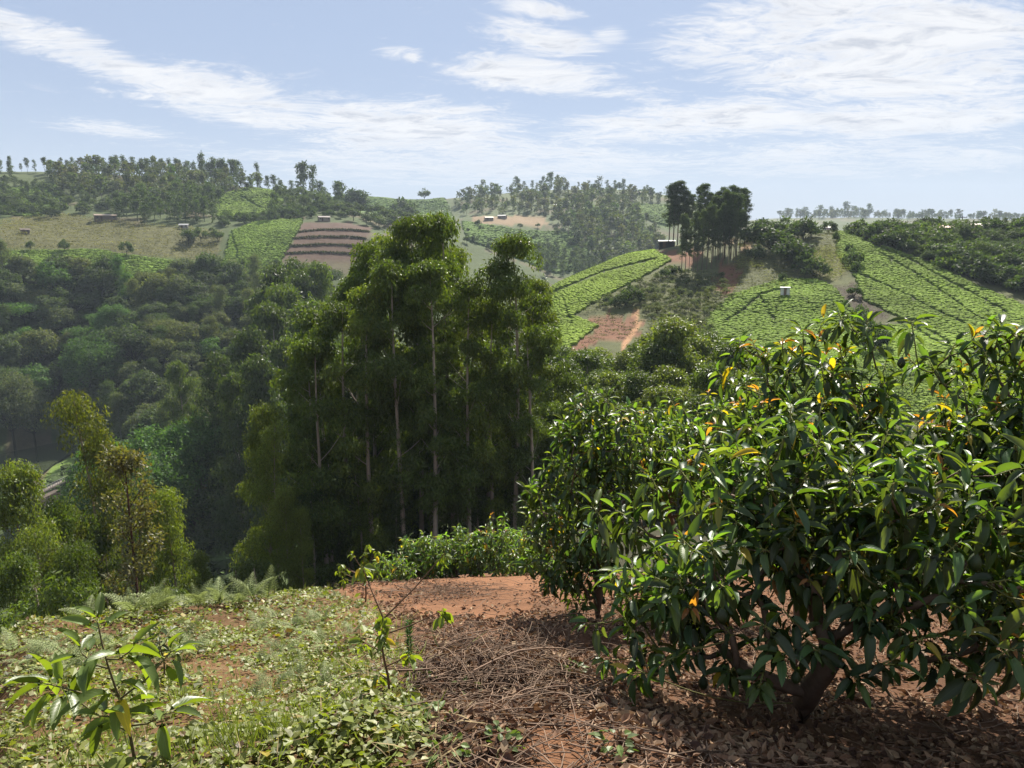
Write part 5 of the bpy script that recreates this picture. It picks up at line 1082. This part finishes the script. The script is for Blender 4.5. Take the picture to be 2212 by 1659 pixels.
def thin_sapling(base, H, label, seed, forks, leafy, L0=.07, lean=0.0, rad=.008):
    rs = np.random.default_rng(seed); o = empty('coffee_sapling', base); tag(o, label, 'sapling'); t = np.linspace(0, 1, 7); S = np.stack([lean * t * H + .012 * np.sin(t * 7), .01 * np.sin(t * 5), t * H], 1); S[0, 2] = -.05
    g = Geo(); g.tube(S, rad * (1 - .45 * t), 7, (.17, .10, .06)); ends = []
    for f, az, ln, up in forks:
        a = np.array([np.interp(f, t, S[:, k]) for k in range(3)]); e = a + np.array([math.cos(az) * ln * math.cos(up), math.sin(az) * ln * math.cos(up), ln * math.sin(up)]); m = (a + e) / 2 + np.array([0, 0, -.03 * ln]); g.tube(np.array([a, m, e]), [rad * .6, rad * .45, rad * .3], 5, (.17, .10, .06)); ends.append(e)
    ends += [S[-1]] + [np.array([np.interp(f, t, S[:, k]) for k in range(3)]) for f in leafy]
    link('stem', g.mesh('stem', M_WOOD, True), o)
    for e in ends:
        for i in range(rs.integers(7, 12)):
            az = rs.uniform(0, 6.28); x = nrm(np.array([math.cos(az), math.sin(az), rs.uniform(-1.6, .1)])); l = L0 * rs.uniform(.55, 1.05); q = e + x * .01 + np.array([0, 0, rs.uniform(-.04, .02)])
            lo = link('leaf', LEAFM[rs.integers(5)], o); lo.matrix_basis = frame(q, x, nrm(rs.normal(size=3) + np.array([0, 0, 1])), l) @ Matrix.Diagonal((1, 1.5, 1, 1)); c = np.array([.105, .15, .03]) if rs.random() > .07 else np.array([.34, .28, .03]); c = c * rs.uniform(.75, 1.2); lo.color = (*c, 1)
    return o
bU = gpoint(838, 1530); rU = math.hypot(bU[0], bU[1]); hU = float(EYE + rU * slope_of(832, 1330) - bU[2])
thin_sapling(bU, hU, 'slim bare sapling with a few yellow-green leaves beside the brush heap', 61, [(.98, 2.75, hU * .55, 1.15), (.98, .35, hU * .85, .75), (.80, .15, hU * .62, .35), (.62, 3.0, hU * .2, .4), (.3, 2.8, hU * .12, .5), (.45, .4, hU * .25, .3)], [.9, .8], .075, -.02)
bV = gpoint(789, 1302); rV = math.hypot(bV[0], bV[1]); hV = float(EYE + rV * slope_of(795, 1190) - bV[2])
thin_sapling(bV, hV, 'leafy yellow-green sapling at the brow left of the path', 62, [(.6, 2.7, .3, .9), (.5, 3.3, .35, .6), (.7, .3, .25, .8), (.4, 2.9, .4, .3), (.85, 1.2, .2, .9), (.55, 3.8, .3, .5), (.35, 3.0, .3, .2)], [.6, .7, .8, .9, .5], .09, .02, .012)
# pine-like seedling
p = gpoint(886, 1440); o = empty('pine_seedling', p); tag(o, 'small upright blue-green conifer seedling right of the slim sapling', 'seedling'); g = Geo(); g.tube([[0, 0, -.03], [.01, 0, .15], [0, 0, .32]], [.004, .003, .002], 5, (.15, .16, .06)); link('stem', g.mesh('stem', M_WOOD), o)
g = Geo(); n = 260; z = rng.uniform(.02, .33, n); a = rng.uniform(0, 6.28, n); put_leaves(g, np.stack([0 * z, 0 * z, z], 1), np.stack([np.cos(a), np.sin(a), rng.uniform(.2, 1.2, n)], 1), rand_dirs(n), rng.uniform(.03, .06, n), .006, T_RHOMB, (.06, .13, .045)); no = link('needles', g.mesh('needles', M_LEAF), o); no['kind'] = 'stuff'
# ------------------------------------------------------------------ foreground: creeper, ferns, litter, sticks
def near_points(n, rmin, rmax, a0, a1, rs, power=1.35):
    """random ground points, thinner with distance"""
    q = rs.random(n); e = 2 - power; r = (rmin ** e + q * (rmax ** e - rmin ** e)) ** (1 / e); a = np.radians(rs.uniform(a0, a1, n)); x, y = r * np.sin(a), r * np.cos(a); z = ground_z(x, y); u, v = project(np.stack([x, y, z], 1)); return np.stack([x, y, z], 1), u, v, r
ED = lambda v: np.interp(v, [p[1] for p in COVER_EDGE], [p[0] for p in COVER_EDGE])
rs = np.random.default_rng(90)
P, u, v, r = near_points(150000, 1.3, 12.5, -62, 8, rs)
edge = ED(v); den = np.clip((edge - u) / 60 + .4 * wnoise(P[:, 0], P[:, 1], .5, 4), 0, 1) * np.clip(.55 + .75 * wnoise(P[:, 0], P[:, 1], .6, 12) + .25 * wnoise(P[:, 0], P[:, 1], 2.2, 22), .06, 1)
m = (rs.random(len(P)) < den); P, r, u, v = P[m], r[m], u[m], v[m]; n = len(P); print('creeper', n)
mound = np.clip(.05 + .05 * wnoise(P[:, 0], P[:, 1], .45, 33), .01, .14); hz = mound * np.sqrt(rs.random(n)) * 1.1 + .01
g = Geo(); a = rs.uniform(0, 6.28, n); tilt = rs.uniform(-.5, .6, n)
X = np.stack([np.cos(a), np.sin(a), tilt], 1); N = nrm(rs.normal(size=(n, 3)) * .45 + np.array([.1, .35, 1.0]))
L = rs.uniform(.022, .052, n) * np.clip(.8 + r * .045, .85, 1.3); kind = rs.random(n)
C = np.array([.22, .265, .05]) * rs.uniform(.65, 1.3, (n, 1)); C[kind > .66] = np.array([.28, .30, .07]) * rs.uniform(.7, 1.2, ((kind > .66).sum(), 1)); C[kind > .86] = np.array([.45, .44, .22]) * rs.uniform(.7, 1.1, ((kind > .86).sum(), 1)); C[kind > .94] = np.array([.40, .32, .05]) * rs.uniform(.7, 1.1, ((kind > .94).sum(), 1)); C[kind > .965] = np.array([.22, .14, .075]); dk = rs.random(n) < .25; C[dk] *= .55; L = np.where(rs.random(n) < .06, L * 1.7, L)
PL, WL = P + np.stack([0 * hz, 0 * hz, hz], 1), L * rs.uniform(.7, .95, n)
for sel, tm in ((r < 4.2, T_OVAL), (r >= 4.2, T_RHOMB)): put_leaves(g, PL[sel], X[sel], N[sel], L[sel], WL[sel], tm, C[sel])
tag(link('creeper', g.mesh('creeper', M_COVER)), 'low yellow-green creeper covering the bank left of the path', 'ground cover', kind='stuff')
# dry stalks and grass in the creeper and along its edge
P, u, v, r = near_points(26000, 1.3, 11, -60, 20, rs); edge = ED(v); dd = edge - u; pr = np.where(dd > 0, .30 + .5 * np.clip(1 - dd / 160, 0, 1), np.clip(1 + dd / 120, 0, 1) * .75) * np.clip(.4 + .9 * wnoise(P[:, 0], P[:, 1], .8, 40), .05, 1); m = rs.random(len(P)) < pr; P = P[m]; n = len(P); print('stalks', n)
a = rs.uniform(0, 6.28, n); g = Geo(); put_leaves(g, P + np.stack([np.zeros(n), np.zeros(n), rs.uniform(.0, .07, n)], 1), np.stack([np.cos(a), np.sin(a), rs.uniform(-.15, .7, n)], 1), nrm(rs.normal(size=(n, 3)) * .5 + [0, 0, 1]), rs.uniform(.08, .26, n), rs.uniform(.004, .008, n), T_RHOMB, np.where(rs.random((n, 1)) < .75, np.array([.34, .26, .14]), np.array([.17, .22, .06])) * rs.uniform(.6, 1.2, (n, 1)))
tag(link('dry_grass', g.mesh('dry_grass', M_DRY)), 'dry straw and grass stalks tangled through the creeper', 'dry grass', kind='stuff')
P, u, v, r = near_points(9000, 1.3, 11, -60, 12, rs); m = (u < ED(v) - 10) & (rs.random(len(P)) < np.clip(.15 + .9 * wnoise(P[:, 0], P[:, 1], .5, 26), .02, 1)); P = np.repeat(P[m], 5, 0); n = len(P); a = rs.uniform(0, 6.28, n); P[:, :2] += rs.normal(size=(n, 2)) * .02
g = Geo(); put_leaves(g, P, np.stack([np.cos(a) * .5, np.sin(a) * .5, rs.uniform(.5, 1.2, n)], 1), nrm(np.stack([np.cos(a), np.sin(a), 0 * a], 1) + rs.normal(size=(n, 3)) * .4), rs.uniform(.08, .2, n), rs.uniform(.004, .007, n), T_RHOMB, np.array([.16, .20, .05]) * rs.uniform(.6, 1.5, (n, 1)))
tag(link('grass', g.mesh('grass', M_COVER)), 'thin green grass blades growing through the creeper', 'grass', kind='stuff'); print('blades', n)
# fallen leaves
P, u, v, r = near_points(80000, 1.2, 13.5, -14, 62, rs, 1.5); edge = ED(v); dirt = np.zeros(len(P), bool)
for q in DIRT: dirt |= in_poly(u + 12 * wnoise(P[:, 0], P[:, 1], .4, 2), v, q)
dirt &= ~in_poly(u, v, [(840,1250),(1010,1256),(1050,1290),(960,1300),(860,1300)])
pr = np.clip((u - edge) / 50 + .5, 0, 1) * np.where(dirt, .07, np.clip(.55 + .6 * wnoise(P[:, 0], P[:, 1], .45, 7), .12, 1)); heap = np.exp(-(((u - 1060) / 190) ** 2 + ((v - 1480) / 110) ** 2)); m = rs.random(len(P)) < pr; P, r, heap = P[m], r[m], heap[m]; n = len(P); print('litter', n)
a = rs.uniform(0, 6.28, n); g = Geo(); L = rs.uniform(.018, .072, n); k = rs.random((n, 1))
C = np.where(k < .40, np.array([.22, .13, .085]), np.where(k < .72, np.array([.35, .235, .155]), np.where(k < .84, np.array([.11, .065, .05]), np.array([.42, .31, .21])))) * rs.uniform(.6, 1.35, (n, 1))
CURL = (np.array([[0, 0, .02], [.25, -.40, .22], [.62, -.42, .16], [1, 0, .15], [.62, .42, .20], [.25, .40, .18], [.48, 0, -.06]]), T_OVAL[1])
put_leaves(g, P + np.stack([np.zeros(n), np.zeros(n), .004 + rs.random(n) * (.025 + .05 * heap)], 1), np.stack([np.cos(a), np.sin(a), rs.normal(size=n) * .3], 1), nrm(rs.normal(size=(n, 3)) * .5 + [0, 0, 1.0]), L, L * rs.uniform(.4, .65, n), CURL, C)
tag(link('leaf_litter', g.mesh('leaf_litter', M_DRY)), 'brown curled fallen leaves littering the ground right of the creeper', 'leaf litter', kind='stuff')
def stick_path(p, a, L, rs, rise=.0, wob=.08):
    t = np.linspace(0, 1, 6); d = np.array([math.cos(a), math.sin(a)]); s = np.array([-d[1], d[0]]); b = rs.normal() * wob
    xy = p[:2] + d * (t[:, None] - .5) * L + s * (np.sin(t * 3.14) * b * L + .02 * L * np.sin(t * 9 + b * 30))[:, None]; z = ground_z(xy[:, 0], xy[:, 1]) + .012 + rise * (1 + .6 * np.sin(t * 3 + b * 20)) + rs.uniform(-.5, .5) * rise * (t - .5) * 3; return np.column_stack([xy, np.maximum(z, ground_z(xy[:, 0], xy[:, 1]) + .006)])
g = Geo()
for i in range(2200):
    if i < 1000: uu, vv = 1060 + rs.normal() * 130, 1450 + rs.normal() * 60; rise = rs.uniform(0, .07)
    elif i < 1350: uu, vv = 960 + rs.normal() * 70, 1278 + rs.normal() * 12; rise = rs.uniform(0, .05)
    else: uu, vv = rs.uniform(930, 2300), rs.uniform(1330, 1800); rise = rs.uniform(0, .02)
    if vv < 1250: continue
    p = gpoint(uu, vv)
    if np.isnan(p[0]): continue
    L = rs.uniform(.08, .5); c = np.array([.215, .145, .10]) * rs.uniform(.5, 1.5); g.tube(stick_path(p, rs.uniform(0, 6.28), L, rs, rise), np.linspace(1, .5, 6) * rs.uniform(.002, .005), 4, np.clip(c, .03, .5))
tag(link('brush_twigs', g.mesh('brush_twigs', M_WOOD, True)), 'tangle of thin dry twigs in the heap beside the path', 'twigs', kind='stuff')
for uu, vv, a, L, rad, rise, lab in [(1190,1568,-.05,.5,.007,.0,'long bent stick lying across the bare soil at the bottom'),(1010,1630,1.15,.34,.008,.01,'thick pale stick pointing up at the bottom centre'),(1140,1440,.55,.75,.006,.09,'long thin branch sloping up over the brush heap'),(960,1480,.7,.6,.006,.08,'dark branch propped on the left side of the brush heap'),(1060,1390,-.5,.5,.006,.08,'branch sloping down to the right on top of the brush heap'),(1240,1350,.35,.5,.006,.07,'stick leaning over the red soil bank'),(1290,1390,1.2,.28,.007,.05,'short stick standing up beside the red soil bank'),(1330,1480,1.0,.3,.006,.01,'curved stick on the litter left of the nearest tree'),(900,1630,.5,.45,.006,.01,'bent stick at the edge of the creeper'),(1500,1590,-.15,.4,.006,.01,'stick in the shade under the nearest avocado tree'),(1180,1500,1.4,.26,.007,.04,'short curved stick in front of the brush heap'),(975,1345,.15,.4,.005,.05,'thin stick lying at the foot of the red path')]:
    p = gpoint(uu, vv); g = Geo(); S = stick_path(p, a, L, rs, rise, .12); g.tube(S, np.linspace(1, .55, 6) * rad, 6, np.array([.25, .165, .115]) * rs.uniform(.7, 1.2)); k = 3; g.tube(np.array([S[k], S[k] + np.array([.03, .05, .03])]), [rad * .5, rad * .3], 4, (.2, .13, .09))
    tag(link('fallen_stick', g.mesh('fallen_stick', M_WOOD, True)), lab, 'stick')
# bracken
def frond_mesh(seed):
    r_ = np.random.default_rng(seed); g = Geo(); n = 11; t = np.linspace(0, 1, n); curve = lambda f: np.stack([f, 0 * f, .42 * f - .55 * f ** 2.2], -1)
    g.tube(curve(np.linspace(0, 1, 8)), np.linspace(.012, .003, 8), 4, (.9, .95, .7)); P, X, N, L = [], [], [], []
    for k in range(n):
        f = .22 + .76 * k / (n - 1); b = curve(np.array(f)); ln = .30 * (1 - (f - .22) / .80) ** .8 + .02
        for s in (-1, 1):
            d = nrm(np.array([.45, s, -.10 + r_.normal() * .08])); m = max(4, int(ln / .032))
            for q in range(m):
                fq = (q + .5) / m; p = b + d * ln * fq + np.array([0, 0, -.12 * ln * fq ** 2]); ll = .085 * (1 - fq * .75) * (.6 + .6 * (1 - f))
                for s2 in (-1, 1): P.append(p); X.append(nrm(d * .35 + s2 * nrm(np.cross(d, [0, 0, 1])) + np.array([0, 0, -.1]))); N.append(nrm(np.array([0, 0, 1]) + r_.normal(size=3) * .2)); L.append(ll)
    L = np.array(L); put_leaves(g, np.array(P), np.array(X), np.array(N), L, L * .42 + .004, T_RHOMB, np.clip(1 + .15 * r_.normal(size=(len(L), 1)), .6, 1.4) * np.ones(3)); return g.mesh('fern_frond', M_FERN)
FROND = [frond_mesh(k) for k in range(3)]
def fern(u, v, s, n, label, group, up=1.0, col=(.36, .42, .20)):
    p = gpoint(u, v)
    if np.isnan(p[0]): return
    o = empty('bracken_fern', p, rs.uniform(0, 6.28))
    for k in range(n):
        f = link('frond', FROND[k % 3], o); q = s * rs.uniform(.75, 1.15); f.scale = (q, q, q); f.rotation_euler = (rs.normal() * .2, -rs.uniform(.3, 1.0) * up, k * 6.28 / n + rs.normal() * .3); f.location = (0, 0, .02); c = np.array(col) * rs.uniform(.8, 1.2); f.color = (*c, 1)
    tag(o, label, 'fern', group)
for u, v, s, n in [(545,1300,.42,6),(580,1296,.4,5),(520,1310,.36,5),(620,1280,.42,5),(655,1275,.45,5),(690,1268,.4,5),(475,1310,.38,5),(430,1316,.4,5),(330,1325,.4,5),(290,1330,.42,5),(360,1322,.38,5),(720,1268,.35,4),(60,1345,.3,4),(190,1338,.3,4)]:
    fern(u, v, s, n, 'pale bracken fern standing along the brow of the bank', 'bracken along the brow', 1.2)
for u, v, s, n in [(100,1425,.34,4),(150,1432,.34,4),(210,1405,.32,4),(60,1440,.32,4),(130,1465,.3,4),(190,1450,.3,3),(30,1420,.3,4),(330,1440,.28,4),(420,1420,.3,3),(600,1345,.3,4),(640,1365,.3,4),(560,1375,.3,3),(670,1350,.26,3),(700,1400,.3,4),(620,1420,.3,4),(560,1440,.28,3),(700,1345,.26,3),(650,1470,.26,3),(590,1500,.24,3),(710,1500,.22,3),(470,1400,.28,3),(390,1395,.3,4),(760,1380,.22,3),(545,1520,.2,3),(250,1400,.28,3)]:
    fern(u, v, s, n, 'small flattened bracken frond cluster lying in the creeper', 'bracken lying in the creeper', .85, (.33, .39, .18))
# green seedlings in the litter
for u, v in [(1010,1500),(940,1560),(1080,1620),(960,1640),(1240,1460),(1330,1620),(905,1470),(870,1560)]:
    p = gpoint(u, v); n = 22; a = rs.uniform(0, 6.28, n); q = np.sqrt(rs.random(n)) * .07; g = Geo(); put_leaves(g, np.stack([np.cos(a) * q, np.sin(a) * q, rs.uniform(.01, .07, n)], 1), np.stack([np.cos(a), np.sin(a), rs.uniform(-.3, .5, n)], 1), nrm(rs.normal(size=(n, 3)) * .5 + [0, 0, 1]), rs.uniform(.03, .06, n), .03, T_OVAL, np.array([.13, .19, .05]) * rs.uniform(.7, 1.4, (n, 1)))
    o = link('weed_plant', g.mesh('weed_plant', M_COVER), None, p); tag(o, 'small green weed sprouting through the brown litter', 'weed', 'weeds in the litter')
# ------------------------------------------------------------------ labels by place within the smaller groups
ORD = ['leftmost', 'second', 'third', 'fourth', 'fifth', 'sixth', 'seventh', 'eighth', 'ninth', 'tenth', 'eleventh', 'twelfth', 'thirteenth', 'fourteenth', 'fifteenth', 'sixteenth', 'seventeenth', 'eighteenth', 'nineteenth', 'twentieth', 'twenty-first', 'twenty-second', 'twenty-third', 'twenty-fourth', 'twenty-fifth', 'twenty-sixth', 'twenty-seventh', 'twenty-eighth', 'twenty-ninth', 'thirtieth', 'thirty-first', 'thirty-second', 'thirty-third', 'thirty-fourth', 'thirty-fifth', 'thirty-sixth']
_g = {}
for o in bpy.data.objects:
    if o.parent is None and 'group' in o: _g.setdefault((o['group'], o['label']), []).append(o)
for (grp, lab), os_ in _g.items():
    if len(os_) < 2 or len(os_) > 36 or len(lab.split()) > 12: continue
    os_.sort(key=lambda o: float(project(np.array(o.location))[0]))
    for i, o in enumerate(os_): o['label'] = lab + (', leftmost of them' if i == 0 else ', rightmost of them' if i == len(os_) - 1 else f', {ORD[i]} from left')
print('ALL', len(bpy.data.objects), 'TRIS', sum(len(m.loops) - 2 * len(m.polygons) for m in bpy.data.meshes))
